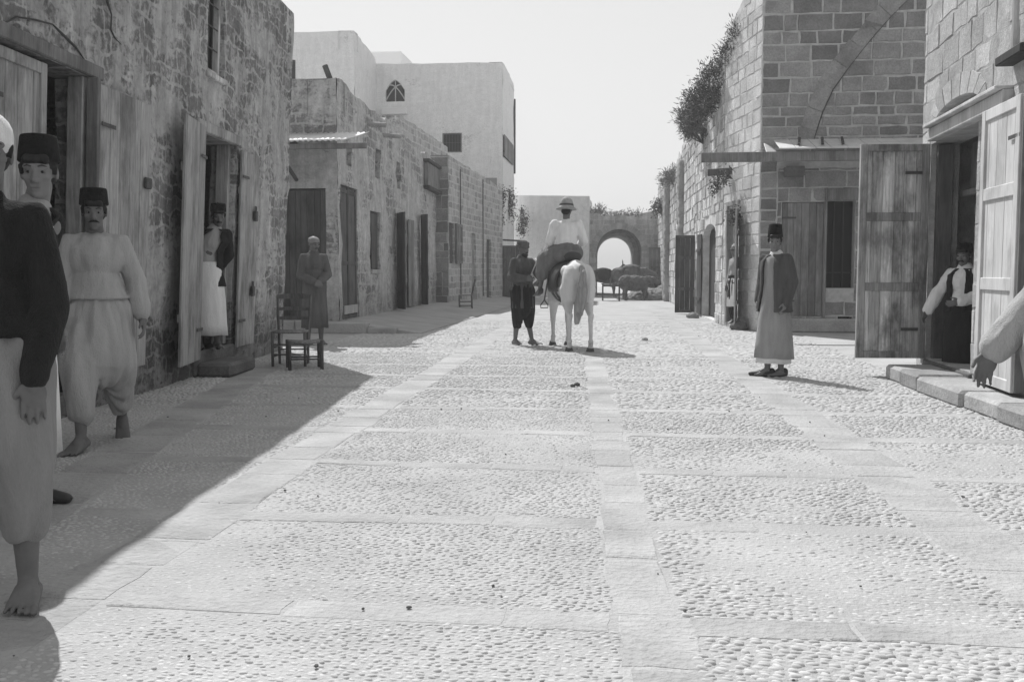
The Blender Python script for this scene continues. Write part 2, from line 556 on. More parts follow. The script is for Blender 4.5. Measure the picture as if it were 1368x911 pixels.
def wall(mb, F, u0, u1, top, ops=(), rough=0.02, depth=0.45, cell=0.25, v0=0.0, seed=0.0, cap=0.6, uvo=(0, 0)):
    tf = top if callable(top) else (lambda u: top)
    us = set([u0, u1])
    k = max(1, int((u1 - u0) / cell))
    for i in range(k + 1): us.add(u0 + (u1 - u0) * i / k)
    for op in ops:
        us.add(max(u0, min(u1, op[0]))); us.add(max(u0, min(u1, op[1])))
        if len(op) > 4 and op[4] > 0:
            for i in range(1, 14): us.add(op[0] + (op[1] - op[0]) * (0.5 - 0.5 * math.cos(PI * i / 14)))
    us = sorted(us)
    us = [u for i, u in enumerate(us) if i == 0 or u - us[i - 1] > 1e-4]
    vmax = max(tf(u) for u in us)
    vs = [v0 + cell * i for i in range(int((vmax - v0) / cell) + 2)]
    for op in ops: vs += [op[2], op[3]]
    vs = sorted(set(vs))
    def dsp(u, v):
        return rough * (noise.noise((u * 1.3 + seed, v * 1.3, seed)) + .6 * noise.noise((u * 4.1, v * 4.1 + seed, 3.0)))
    def P(u, v, d=0.0): return F.pt(u, v, dsp(u, v) + d)
    def UV(u, v): return (u + uvo[0], v + uvo[1])
    def strip(ua, ub, la, lb, ha, hb):
        for j in range(len(vs) - 1):
            a0, a1 = min(max(vs[j], la), ha), min(max(vs[j + 1], la), ha)
            b0, b1 = min(max(vs[j], lb), hb), min(max(vs[j + 1], lb), hb)
            if a1 - a0 < 1e-5 and b1 - b0 < 1e-5: continue
            mb.quad(P(ua, a0), P(ub, b0), P(ub, b1), P(ua, a1), 0.5, [UV(ua, a0), UV(ub, b0), UV(ub, b1), UV(ua, a1)])
    for i in range(len(us) - 1):
        ua, ub = us[i], us[i + 1]
        um = (ua + ub) / 2
        cut = sorted([o for o in ops if o[0] < um < o[1]], key=lambda o: o[2])
        la = lb = v0
        for o in cut:
            if o[2] > v0 + 1e-4: strip(ua, ub, la, lb, o[2], o[2])
            la, lb = head(o, ua), head(o, ub)
            # soffit and sill of the opening
            mb.quad(P(ua, la), P(ub, lb), P(ub, lb, -depth), P(ua, la, -depth), .5, [UV(ua, 0), UV(ub, 0), UV(ub, depth), UV(ua, depth)])
            if o[2] > v0 + 1e-4:
                mb.quad(P(ua, o[2]), P(ub, o[2]), P(ub, o[2], -depth), P(ua, o[2], -depth), .5, [UV(ua, 0), UV(ub, 0), UV(ub, depth), UV(ua, depth)])
        strip(ua, ub, la, lb, tf(ua), tf(ub))
        if cap:
            mb.quad(F.pt(ua, tf(ua), -cap), F.pt(ub, tf(ub), -cap), F.pt(ub, tf(ub) - .7, -cap), F.pt(ua, tf(ua) - .7, -cap), .5, [UV(ua, 0), UV(ub, 0), UV(ub, cap), UV(ua, cap)])
            mb.quad(P(ua, tf(ua)), P(ub, tf(ub)), F.pt(ub, tf(ub), -cap), F.pt(ua, tf(ua), -cap), .5, [UV(ua, 0), UV(ub, 0), UV(ub, cap), UV(ua, cap)])
    for o in ops:
        for uu in (o[0], o[1]):
            if uu <= u0 + 1e-4 or uu >= u1 - 1e-4: continue
            vv = [v for v in vs if o[2] - 1e-6 <= v <= o[3] + 1e-6]
            for j in range(len(vv) - 1):
                a, b = vv[j], vv[j + 1]
                mb.quad(P(uu, a), P(uu, a, -depth), P(uu, b, -depth), P(uu, b), .5, [UV(uu, a), UV(uu + depth, a), UV(uu + depth, b), UV(uu, b)])
    return mb

def ashlar(mb, F, u0, u1, top, ops=(), ch=(.21, .31), ln=(.28, .66), joint=.022, proud=.012, v0=0.0, seed=1, vtop=None, quoin=0, d0=0.0):
    tf = top if callable(top) else (lambda u: top)
    rg = random.Random(seed)
    vmax = max(tf(u0 + (u1 - u0) * i / 20) for i in range(21))
    v = v0
    while v < vmax:
        h = rg.uniform(*ch)
        u = u0 - (rg.uniform(0, .3) if not quoin else 0)
        while u < u1:
            l = rg.uniform(*ln)
            ua, ub = max(u0, u), min(u1, u + l)
            u += l
            va, vb = v, v + h
            if ub - ua < .06: continue
            segs = [(ua, ub)]
            for o in ops:
                hi = max(head(o, ua), head(o, ub), head(o, (ua + ub) / 2))
                if vb > o[2] + .03 and va < hi - .03:
                    ns = []
                    for a, b in segs:
                        if b <= o[0] or a >= o[1]: ns.append((a, b)); continue
                        if a < o[0]: ns.append((a, o[0]))
                        if b > o[1]: ns.append((o[1], b))
                    segs = ns
            for a, b in segs:
                if b - a < .05: continue
                tt = min(tf(a), tf(b))
                if va > tt - .06: continue
                stone(mb, F, a, b, va, min(vb, tt), joint * rg.uniform(.6, 1.3), proud * rg.uniform(.5, 1.5), rg.random(), rg, d0)
        v += h
    return mb

def stone(mb, F, a, b, va, vb, j, pr, tone, rg, d0=0.0):
    j2 = j / 2
    def jt(s=.012): return rg.uniform(-s, s)
    x0, x1, y0, y1 = a + j2, b - j2, va + j2, vb - j2
    if x1 - x0 < .03 or y1 - y0 < .03: return
    out = []
    nx = max(1, int((x1 - x0) / .16))
    for i in range(nx + 1): out.append((x0 + (x1 - x0) * i / nx, y0))
    out.append((x1, (y0 + y1) / 2))
    for i in range(nx + 1): out.append((x1 - (x1 - x0) * i / nx, y1))
    out.append((x0, (y0 + y1) / 2))
    out = [(x + jt(), y + jt()) for x, y in out]
    cx, cy = (x0 + x1) / 2, (y0 + y1) / 2
    bv = rg.uniform(.010, .02)
    inn = []
    for x, y in out:
        dx, dy = cx - x, cy - y
        l = math.hypot(dx, dy) or 1
        inn.append((x + dx / l * bv, y + dy / l * bv))
    t1, t2 = rg.uniform(-.02, .02), rg.uniform(-.02, .02)
    vs = [F.pt(x, y, d0 - .004) for x, y in out] + [F.pt(x, y, d0 + pr + (x - cx) * t1 + (y - cy) * t2) for x, y in inn]
    n = len(out)
    fs = [(i, (i + 1) % n, n + (i + 1) % n, n + i) for i in range(n)] + [tuple(range(n, 2 * n))]
    mb.add(vs, fs, tone)

def shell(mb, pts, z0, z1s):
    """outer skin of a building's hidden sides: polyline pts, heights per point"""
    for i in range(len(pts) - 1):
        (xa, ya), (xb, yb) = pts[i], pts[i + 1]
        za, zb = z1s[i], z1s[i + 1]
        l = math.hypot(xb - xa, yb - ya)
        mb.quad((xa, ya, z0), (xb, yb, z0), (xb, yb, zb), (xa, ya, za), .5, [(0, 0), (l, 0), (l, zb), (0, za)])

def leaf(parent, P, a, w, h, m, up=V((0, 0, 1)), th=.045, boards=5, rails=(), stile=.09, name='door_leaf', label=None, mf=None, iron=True, nrm=None, seed=0):
    """a plank door leaf or shutter standing at P, running along a; rails = heights (0..1) of the cross rails"""
    rg = random.Random(seed + int(w * 1000) + int(h * 777))
    a = V(a).normalized(); up = V(up)
    n = V(nrm).normalized() if nrm is not None else a.cross(V((0, 0, 1))).normalized()
    P = V(P)
    mb = MB()
    x = 0.0
    ws = [rg.uniform(.8, 1.25) for _ in range(boards)]
    s = sum(ws)
    for k in ws:
        bw = w * k / s
        dt = rg.uniform(-.002, .002)
        dz = rg.uniform(0, .012) if not rails else 0
        mb.obox(P + a * (x + .0025) + up * dz + n * (-th / 2 + .008 + dt), a * (bw - .005), n * (th - .016), up * (h - dz * 1.6), rg.random(), .004)
        x += bw
    o = mb.build(name, m, parent, label=label)
    fr = MB()
    if rails:
        for xs in (0, w - stile):
            fr.obox(P + a * xs + n * (-th / 2 - .014), a * stile, n * (th + .028), up * h, rg.random(), .005)
        for r in rails:
            rh = stile * (1.15 if r not in (0, 1) else 1)
            z = r * (h - rh)
            fr.obox(P + a * (stile + .001) + up * z + n * (-th / 2 - .011), a * (w - 2 * stile - .002), n * (th + .022), up * rh, rg.random(), .005)
        fr.build('frame', mf or m, o)
    else:
        for r in (.18, .78):
            fr = MB()
            fr.obox(P + a * .03 + up * (h * r) - n * (th / 2 + .02), a * (w - .06), n * .028, up * .09, rg.random(), .004)
            fr.build('batten', mf or m, o)
    if iron:
        for r in (.13, .86):
            hb = MB()
            hb.obox(P + up * (h * r) + n * (th / 2 + .008), a * min(.28, w * .4), n * .006, up * .035, .5, .002)
            hb.build('hinge', M['iron'], o)
    return o

def frame_box(parent, F, ua, ub, va, vb, th=.09, d0=-.16, d1=.0, m=None, name='door_frame', lintel=0.12, ext=0.0):
    mb = MB()
    mb.fbox(F, ua, ua + th, va, vb, d0, d1, .4)
    mb.fbox(F, ub - th, ub, va, vb, d0, d1, .6)
    mb.fbox(F, ua - ext, ub + ext, vb + .002, vb + lintel, d0, d1 + .01, .5)
    return mb.build(name, m or M['wood_grey'], parent)

def window(parent, F, r, m=None, bars=5, horiz=3, grid=False, name='window', depth=-.12, fr=.06, label=None):
    ua, ub, va, vb = r
    gl = MB()
    gl.quad(F.pt(ua, va, depth - .05), F.pt(ub, va, depth - .05), F.pt(ub, vb, depth - .05), F.pt(ua, vb, depth - .05))
    w = gl.build(name, M['opening_dark'], parent, label=label)
    f = MB()
    f.fbox(F, ua, ua + fr, va, vb, depth - .03, depth + .05)
    f.fbox(F, ub - fr, ub, va, vb, depth - .03, depth + .05)
    f.fbox(F, ua + fr, ub - fr, vb - fr, vb, depth - .03, depth + .05)
    f.fbox(F, ua + fr, ub - fr, va, va + fr, depth - .03, depth + .06)
    f.build('frame', m or M['wood_grey'], w)
    if bars:
        b = MB()
        for i in range(1, bars + 1):
            u = ua + fr + (ub - ua - 2 * fr) * i / (bars + 1)
            b.tube([F.pt(u, va + fr, depth + .02), F.pt(u, vb - fr, depth + .02)], .009, 6)
        for i in range(1, horiz + 1):
            v = va + fr + (vb - va - 2 * fr) * i / (horiz + 1)
            b.tube([F.pt(ua + fr, v, depth + .03), F.pt(ub - fr, v, depth + .03)], .009, 6)
        b.build('grille', M['iron'], w)
    return w

def shrub(name, label, lumps, n, size, m, group=None, stem_to=None, cat='shrub', spiky=0.0, seed=3):
    rg = random.Random(seed)
    c0 = V(lumps[0][0])
    root = thing(name, label, cat, V(stem_to) if stem_to else c0, group)
    mb = MB()
    tot = sum(r[0] * r[1] + r[1] * r[2] for _, r in lumps)
    for c, r in lumps:
        c = V(c)
        k = int(n * (r[0] * r[1] + r[1] * r[2]) / tot)
        # twigs with leaves, grouped in sprigs so the outline is uneven and gaps stay open
        for _ in range(max(1, k // 14)):
            d = V((rg.gauss(0, 1), rg.gauss(0, 1), rg.gauss(0, 1))).normalized()
            rad = rg.uniform(.35, 1.0) ** .6 * (1 + .25 * noise.noise(d * 2.3 + c))
            sc = c + V((d.x * r[0], d.y * r[1], d.z * r[2])) * rad
            tone = rg.random()
            dirv = (d + V((rg.gauss(0, .4), rg.gauss(0, .4), .35 + rg.gauss(0, .3)))).normalized()
            L = size * rg.uniform(3, 6)
            for _ in range(14):
                p = sc + dirv * L * rg.uniform(-.5, .5) + V((rg.gauss(0, 1), rg.gauss(0, 1), rg.gauss(0, 1))) * size * .9
                if spiky:
                    ax = (dirv * 1.2 + V((rg.gauss(0, .5), rg.gauss(0, .5), rg.gauss(0, .3)))).normalized()
                    l, w = size * spiky, size * .16
                else:
                    ax = V((rg.gauss(0, 1), rg.gauss(0, 1), rg.gauss(0, 1))).normalized()
                    l, w = size * rg.uniform(.7, 1.3), size * rg.uniform(.25, .45)
                sd_ = ax.orthogonal().normalized()
                q = rg.uniform(0, PI)
                sd_ = sd_ * math.cos(q) + ax.cross(sd_) * math.sin(q)
                mb.add([p - ax * l * .5, p + sd_ * w, p + ax * l * .5, p - sd_ * w], [(0, 1, 2, 3)], min(1, max(0, tone + rg.gauss(0, .15))))
    mb.build('foliage', m, root)
    st = MB()
    base = V(stem_to) if stem_to else c0 - V((0, 0, lumps[0][1][2]))
    for c, r in lumps:
        for _ in range(5):
            e = V(c) + V((rg.uniform(-.6, .6) * r[0], rg.uniform(-.6, .6) * r[1], rg.uniform(-.2, .7) * r[2]))
            mid = (base + e) / 2 + V((rg.gauss(0, .05), rg.gauss(0, .05), rg.gauss(0, .05)))
            st.tube([base, mid, e], [.018, .011, .005], 5)
    st.build('stem', M['stem'], root)
    return root

# ------------------------------------------------------------------ the ground
g = MB()
g.quad((-200, -60, 0), (200, -60, 0), (200, 78, 0), (-200, 78, 0))
tag(g.build('ground', M['dust']), kind='structure')
g = MB()
g.quad((-9000, 78.01, -2.5), (9000, 78.01, -2.5), (9000, 30000, -2.5), (-9000, 30000, -2.5))
g.quad((-200, 78.0, -2.5), (200, 78.0, -2.5), (200, 78.0, -.001), (-200, 78.0, -.001))
tag(g.build('sea', M['sea']), kind='structure')

# paving: three long bands and the cross bands, worn slabs in them
def wob(y, s): return .03 * noise.noise((y * .55, s, 0)) + .012 * noise.noise((y * 2.1, s, 5))
BANDS = [  # centre line x(y), half width
    (lambda y: -2.02 - .030 * y + wob(y, 1), .175),
    (lambda y: .27 - .055 * y + wob(y, 2), .125),
    (lambda y: 1.76 - .030 * y + wob(y, 3), .19),
    (lambda y: -2.05 - .22 * y + wob(y, 4), .22),
]
CROSS = [3.42 + 1.335 * k for k in range(-1, 17)]
def in_band(x, y):
    if BANDS[0][0](y) - BANDS[0][1] < x < BANDS[0][0](y) + BANDS[0][1]: return True
    if BANDS[1][0](y) - BANDS[1][1] < x < BANDS[1][0](y) + BANDS[1][1]: return True
    if BANDS[2][0](y) - BANDS[2][1] < x < BANDS[2][0](y) + BANDS[2][1]: return True
    if y < 12.5 and BANDS[3][0](y) - BANDS[3][1] < x < BANDS[3][0](y) + BANDS[3][1]: return True
    return False
def cross_y(k, x): return CROSS[k] + .05 * noise.noise((x * .7, k * 3.3, 1)) + .015 * x * ((k % 3) - 1)
rg = random.Random(11)
slabs = MB()
def slab(c4, tone, h):
    cx = sum(p[0] for p in c4) / 4; cy = sum(p[1] for p in c4) / 4
    out = []
    for i in range(4):
        a, b = c4[i], c4[(i + 1) % 4]
        for t in (0.0, .33, .66):
            out.append((a[0] + (b[0] - a[0]) * t + rg.uniform(-.009, .009), a[1] + (b[1] - a[1]) * t + rg.uniform(-.009, .009)))
    n = len(out)
    t1, t2 = rg.uniform(-.012, .012), rg.uniform(-.012, .012)
    vs = [(x, y, -.004) for x, y in out]
    vs += [(cx + (x - cx) * .985, cy + (y - cy) * .97, h * .55) for x, y in out]
    vs += [(cx + (x - cx) * .93, cy + (y - cy) * .86, h + (x - cx) * t1 + (y - cy) * t2) for x, y in out]
    fs = [(i, (i + 1) % n, n + (i + 1) % n, n + i) for i in range(n)] + [(n + i, n + (i + 1) % n, 2 * n + (i + 1) % n, 2 * n + i) for i in range(n)] + [tuple(range(2 * n, 3 * n))]
    slabs.add(vs, fs, tone)
for bi, (cx, hw) in enumerate(BANDS):
    y = 1.6
    while y < (12.3 if bi == 3 else 30):
        l = rg.uniform(.28, .75) if bi != 3 else rg.uniform(.5, .9)
        y2 = y + l
        e = .006
        a0, a1 = cx(y), cx(y2)
        j0, j1 = rg.uniform(-.03, .03), rg.uniform(-.03, .03)
        slab([(a0 - hw + j0, y + e), (a0 + hw + j1, y + e), (a1 + hw + j1, y2 - e), (a1 - hw + j0, y2 - e)], rg.random(), rg.uniform(.001, .006))
        y = y2
XL = lambda y: max(BANDS[3][0](y) + BANDS[3][1] + .02, -4.9) if y < 12.3 else -3.9
for k in range(len(CROSS)):
    yk = CROSS[k]
    edges = [XL(yk), BANDS[0][0](yk) - BANDS[0][1], BANDS[0][0](yk) + BANDS[0][1], BANDS[1][0](yk) - BANDS[1][1], BANDS[1][0](yk) + BANDS[1][1], BANDS[2][0](yk) - BANDS[2][1], BANDS[2][0](yk) + BANDS[2][1], 3.0]
    for s in range(0, 8, 2):
        x0, x1 = edges[s] + .012, edges[s + 1] - .012
        x = x0
        hw = .085 if k % 2 else .10
        while x < x1 - .05:
            l = rg.uniform(.35, .85)
            xe = min(x1, x + l)
            if x1 - xe < .2: xe = x1
            w1 = hw * rg.uniform(.82, 1.15)
            ya, yb = cross_y(k, x), cross_y(k, xe)
            if rg.random() > .10: slab([(x + .005, ya - w1), (xe - .005, yb - w1), (xe - .005, yb + w1), (x + .005, ya + w1)], rg.random(), rg.uniform(.001, .005))
            x = xe
tag(slabs.build('paving_slabs', M['slab']), kind='structure')

# river pebbles set on edge between the slabs
def pebbles():
    P = []
    for (y0, y1, dy, dx, sz) in ((2.35, 8.6, .0245, .041, .83), (8.6, 14.5, .040, .066, 1.35), (14.5, 24.0, .07, .11, 2.1)):
        y = y0
        while y < y1:
            xl = max(-5.3, -.66 * y - .4); xr = min(3.2, .50 * y + .3)
            x = xl + rng.uniform(0, dx)
            while x < xr:
                sf = .88 if x < .25 - .055 * y else 1.18
                px = x + rng.uniform(-.2, .2) * dx * sf; py = y + rng.uniform(-.33, .33) * dy
                x += dx * sf * rng.uniform(.8, 1.25)
                if in_band(px, py): continue
                k = int(round((py - CROSS[0]) / 1.335))
                if 0 <= k < len(CROSS) and abs(py - cross_y(k, px)) < .085 + .02 * noise.noise((px * 9, py * 9, 0)) and px > XL(py): continue
                wear = noise.noise((px * .7, py * .7, 9)) + .5 * noise.noise((px * 3, py * 3, 2))   # worn, dusty patches
                P.append((px, py, sz * sf, max(0, min(1, .25 + wear * 1.1))))
            y += dy
    P = np.array(P)
    n = len(P)
    seg = 8
    th = np.arange(seg) * 2 * PI / seg
    tmpl = [(math.cos(t), math.sin(t), -.25) for t in th] + [(.78 * math.cos(t), .78 * math.sin(t), .62) for t in th] + [(0, 0, 1.0)]
    tmpl = np.array(tmpl)
    nv = len(tmpl)
    a = rng.uniform(.017, .029, n) * P[:, 2]
    b = rng.uniform(.011, .0175, n) * P[:, 2] ** .9
    h = rng.uniform(.008, .0145, n) * np.minimum(P[:, 2], 1.2)
    field = np.array([noise.noise((x * .6, y * .6, 4)) for x, y in P[:, :2]])
    ang = rng.normal(0, .28, n) + field * .9
    ca, sa = np.cos(ang), np.sin(ang)
    X = tmpl[None, :, 0] * a[:, None]; Y = tmpl[None, :, 1] * b[:, None]; Z = tmpl[None, :, 2] * h[:, None] - (.0022 + (P[:, 3] ** 1.5 * .0055 + rng.uniform(0, .0035, n)) * np.minimum(1, P[:, 2]))[:, None]
    tilt = rng.normal(0, .12, n)
    Z = Z + X * tilt[:, None]
    co = np.stack([X * ca[:, None] - Y * sa[:, None] + P[:, 0:1], X * sa[:, None] + Y * ca[:, None] + P[:, 1:2], Z], -1).reshape(-1, 3)
    quads = np.array([(i, (i + 1) % seg, seg + (i + 1) % seg, seg + i) for i in range(seg)])
    tris = np.array([(seg + i, seg + (i + 1) % seg, 2 * seg) for i in range(seg)])
    off = (np.arange(n) * nv)[:, None, None]
    Q = (quads[None] + off).reshape(-1, 4); T = (tris[None] + off).reshape(-1, 3)
    me = bpy.data.meshes.new('cobbles')
    me.vertices.add(len(co)); me.vertices.foreach_set('co', co.ravel().astype(np.float32))
    loops = np.concatenate([Q.ravel(), T.ravel()]).astype(np.int32)
    me.loops.add(len(loops)); me.loops.foreach_set('vertex_index', loops)
    npoly = len(Q) + len(T)
    me.polygons.add(npoly)
    starts = np.concatenate([np.arange(len(Q)) * 4, len(Q) * 4 + np.arange(len(T)) * 3]).astype(np.int32)
    me.polygons.foreach_set('loop_start', starts)
    me.polygons.foreach_set('use_smooth', np.ones(npoly, dtype=bool))
    at = me.attributes.new('tone', 'FLOAT', 'POINT')
    at.data.foreach_set('value', np.repeat(np.clip(rng.normal(.5, .26, n), 0, 1), nv).astype(np.float32))
    me.update(calc_edges=True)
    o = link('cobbles', me, M['pebble'])
    return tag(o, kind='stuff')
pebbles()
# ------------------------------------------------------------------ left near house
FL1 = Frame((-4.05 - .095 * 2.5, 2.5), (-4.05 - .095 * 14.9, 14.9), 1, .05)
def top1(u): return 5.55 - .025 * u + .05 * noise.noise((u * 1.1, 0, 3))
hL1 = thing('stone_house', 'long two storey stone house of patchy plaster nearest on the left, with two shop doors', 'house', FL1.pt(FL1.L / 2, 0), 'houses along the street')
d1 = FL1.rect(0, 125, 76, 480); D1 = (FL1.hit(0, 200)[0] - .35, FL1.hit(123, 200)[0], .22, 2.93)
D2 = (FL1.hit(266, 300)[0], FL1.hit(312, 300)[0], .30, 2.86)
wu = FL1.rect(279, 300, 0, 100)
W1 = (wu[0], wu[1], FL1.hit(290, 102)[1], 5.0)
wm = MB()
wall(wm, FL1, 0, FL1.L, top1, [D1, D2, W1], rough=.035, depth=.33, cell=.16, seed=2)
wm.build('wall', M['wall_left'], hL1)
sm = MB()
a = FL1.pt(FL1.L, 0); b = a + V((-7, 0, 0)); c = FL1.pt(0, 0) + V((-7, 0, 0)); d = FL1.pt(0, 0)
ta, td = top1(FL1.L), top1(0)
fa, fd = FL1.pt(FL1.L, ta), FL1.pt(0, td)
sm.quad(a, b, (b.x, b.y, ta), fa, .5, [(0, 0), (7, 0), (7, ta), (0, ta)])
shell(sm, [(b.x, b.y), (c.x, c.y), (d.x, d.y)], 0, [ta, td, td])
sm.build('side_wall', M['wall_left'], hL1)
rm = MB()
rm.quad(fa + V((-.55, 0, -.25)), (b.x, b.y, ta - .25), (c.x, c.y, td - .25), fd + V((-.55, 0, -.25)))
rm.build('roof', M['roof'], hL1)
for D_ in (D1, D2):
    q = MB(); q.fbox(FL1, D_[0] - .5, D_[1] + .9, .01, D_[3] + .3, -1.3, -1.2, .5); q.fbox(FL1, D_[0] - .5, D_[1] + .9, .012, .03, -1.19, -.53, .5); q.build('inner_wall', M['room_dark'], hL1)  # dark back and floor added so the doorways read black
# door 1: left leaf closed in the opening, right leaf folded back on the wall
lm = MB(); lm.fbox(FL1, D1[0] - .1, D1[1] + .14, D1[3] + .004, D1[3] + .12, -.3, .035, .5, .01)
lm.build('lintel', M['wood_grey'], hL1)
lm = MB(); lm.fbox(FL1, D1[1] - .13, D1[1] - .003, D1[2], D1[3], -.17, -.03, .4, .008)
lm.build('door_post', M['wood_pale'], hL1)
uA = FL1.hit(66, 200)[0]
leaf(hL1, FL1.pt(uA - .92, .24, -.06), FL1.e, .92, 2.66, M['wood_pale'], FL1.w, boards=5, rails=(0, 1), seed=1, nrm=FL1.n)
uB = FL1.hit(130, 200, .07)[0]; uC = FL1.hit(197, 250, .07)[0]
leaf(hL1, FL1.pt(uB, .3, .075), FL1.e, uC - uB, 2.58, M['wood_pale'], FL1.w, boards=5, seed=2, nrm=FL1.n, label='bleached plank leaf folded back against the wall')
pm = MB(); pm.fbox(FL1, uB - .07, uB - .01, .3, 2.92, .0, .10, .3); pm.build('door_post', M['wood_grey'], hL1)
lk1 = MB(); lk1.fbox(FL1, uC - .17, uC - .03, FL1.hit(187, 247)[1] - .05, FL1.hit(187, 247)[1] + .06, .10, .13, .5, .01)
lk1.build('lock', M['iron'], hL1)
# dark line of the old arch over door 1 and a crack beside it
cr = MB()
pts = []
uc, rr_ = FL1.hit(20, 90)[0], None
for px, py in ((-30, 60), (0, 33), (20, 23), (45, 27), (68, 33), (85, 50), (100, 64), (112, 82), (120, 102)):
    u, v = FL1.hit(px, py); pts.append(FL1.pt(u, v, .012 + .012 * noise.noise((u * 3, v, 0))))
cr.tube(pts, [.003, .006, .007, .009, .006, .013, .009, .006, .003], 6)
cr.build('arch_crack', M['crack'], hL1)
cr = MB(); pts = []
for px, py in ((136, -20), (142, 5), (147, 20), (146, 40), (152, 52), (160, 60)):
    u, v = FL1.hit(px, py); pts.append(FL1.pt(u, v, .014))
cr.tube(pts, [.012, .013, .007, .009, .006, .003], 6)
cr.build('wall_crack', M['crack'], hL1)
# door 2
lm = MB(); lm.fbox(FL1, D2[0] - .22, D2[1] + .1, D2[3] + .004, D2[3] + .13, -.35, .05, .7, .012)
lm.build('lintel', M['wood_pale'], hL1)
lm = MB(); lm.fbox(FL1, D2[1] - .10, D2[1] - .003, D2[2], D2[3], -.22, -.06, .4, .006)
lm.build('door_post', M['wood_pale'], hL1)
uD = FL1.hit(236, 300, .1)[0]
leaf(hL1, FL1.pt(D2[0] - .02, .2, .05), (FL1.e * -1 + FL1.n * .12), D2[0] - uD, 2.72, M['wood_pale'], FL1.w, boards=3, seed=5, nrm=FL1.n)
uE = FL1.hit(343, 300, .07)[0]
leaf(hL1, FL1.pt(D2[1] + .02, .24, .07), FL1.e, uE - D2[1] - .02, 2.58, M['wood_pale'], FL1.w, boards=4, seed=6, nrm=FL1.n)
for px, py in ((340, 288), (336, 388)):
    u, v = FL1.hit(px, py, .1)
    q = MB(); q.fbox(FL1, u - .05, u + .05, v - .08, v + .06, .095, .14, .5, .01)
    q.tube([FL1.pt(u - .03, v + .06, .115), FL1.pt(u - .03, v + .12, .115), FL1.pt(u + .03, v + .12, .115), FL1.pt(u + .03, v + .06, .115)], .008, 6)
    q.build('padlock', M['iron'], hL1)
window(hL1, FL1, (W1[0], W1[1], W1[2], W1[3]), M['wood_mid'], bars=2, horiz=4, depth=-.10, label='tall narrow upper window with wooden bars')
sl_ = MB(); sl_.fbox(FL1, W1[0] - .06, W1[1] + .06, W1[2] - .07, W1[2] - .003, -.1, .04, .6, .01); sl_.build('sill', M['wood_mid'], hL1)
# threshold and doorstep of door 2
st = MB(); st.fbox(FL1, D2[0] - .1, D2[1] + .08, 0.0, .30, -.6, .05, .5, .03); st.build('threshold', M['stepstone'], hL1)
st = MB(); st.fbox(FL1, D1[0], D1[1], 0.0, .22, -.7, .02, .5, .03); st.build('threshold', M['stepstone'], hL1)
p = G(296, 492)
st = MB()
st.obox(FL1.pt(D2[0] - .1, 0, .05), FL1.e * .98, FL1.n * .42, V((0, 0, .17)), .4, .035)
o = st.build('doorstep', M['stepstone']); tag(o, 'rough dark stone step in front of the doorway where a man leans out', 'step'); rebase(o)

# ------------------------------------------------------------------ raised pavement before the second house
pv = MB()
xs = [-9.0, -6.4, -5.6, -4.9, -4.1]
hh = [.24, .24, .20, .11, .012]
ys = [19.05, 24, 30, 36, 46]
for j in range(len(ys) - 1):
    for i in range(len(xs) - 1):
        k0 = 1.0; k1 = 1.0
        pv.quad((xs[i], ys[j], hh[i]), (xs[i + 1], ys[j], hh[i + 1]), (xs[i + 1], ys[j + 1], hh[i + 1]), (xs[i], ys[j + 1], hh[i]))
for i in range(len(xs) - 1):
    pv.quad((xs[i], 19.05, 0), (xs[i + 1], 19.05, 0), (xs[i + 1], 19.05, hh[i + 1]), (xs[i], 19.05, hh[i]))
tag(pv.build('pavement', M['dust']), kind='structure')
kb = MB(); x = -8.0; rk = random.Random(4)
while x < -4.6:
    l = rk.uniform(.5, 1.0); xm = min(x + l, -4.6)
    hx = np.interp((x + xm) / 2, xs, hh)
    kb.obox((x + .006, 18.93, -.01), (xm - x - .012, 0, 0), (0, .28, 0), (0, 0, hx + .02), rk.random(), .02)
    x = xm
tag(kb.build('kerb', M['slab']), kind='structure')

# ------------------------------------------------------------------ second house on the left
A2 = (-5.90, 19.4); B2 = (-6.28, 31.5)
FL2 = Frame(A2, B2, 1, .0)
FL2f = Frame((-12.0, 19.4), A2, 1)      # end wall facing the camera: e = +x, n = -y
hL2 = thing('stone_house', 'low weathered stone house with small slit windows behind the corrugated awning', 'house', ((-7.5), 25, 0), 'houses along the street')
def top2(u):
    return 5.12 - .03 * u + .16 * noise.noise((u * .9, 5, 0)) + .05 * noise.noise((u * 4, 5, 0))
def rc(F, *a): return F.rect(*a)
dA = rc(FL2, 456, 478, 250, 412); dA = (dA[0], dA[1], .24, dA[3])
wA = rc(FL2, 495, 507, 283, 360)
dB = rc(FL2, 530, 543, 288, 410); dB = (dB[0], dB[1], .24, dB[3])
dC = rc(FL2, 562, 572, 290, 405); dC = (dC[0], dC[1], .24, dC[3])
s1, s2, s3 = rc(FL2, 464, 470, 192, 222), rc(FL2, 502, 508, 200, 238), rc(FL2, 530, 535, 217, 252)
wm = MB()
wall(wm, FL2, 0, FL2.L, top2, [dA, wA, dB, dC, s1, s2, s3], rough=.05, depth=.35, cell=.2, seed=8)
wm.build('wall', M['wall_mid'], hL2)
wm = MB()
fD = rc(FL2f, 374, 436, 252, 430); fD = (fD[0], fD[1], .05, fD[3])
wall(wm, FL2f, 0, FL2f.L, lambda u: 5.12 + .06 * noise.noise((u * 2, 1, 1)), [fD], rough=.03, depth=.3, cell=.25, seed=5, uvo=(3, .1))
wm.build('end_wall', M['wall_mid'], hL2)
wm = MB(); shell(wm, [(-6.28, 31.5), (-12, 31.5), (-12, 19.4)], 0, [4.6, 4.6, 5.1]); wm.build('back_wall', M['wall_mid'], hL2)
wm = MB(); wm.quad((-6.45, 19.9, 4.7), (-6.8, 31.5, 4.4), (-12, 31.5, 4.4), (-12, 19.9, 4.7)); wm.build('roof', M['roof'], hL2)
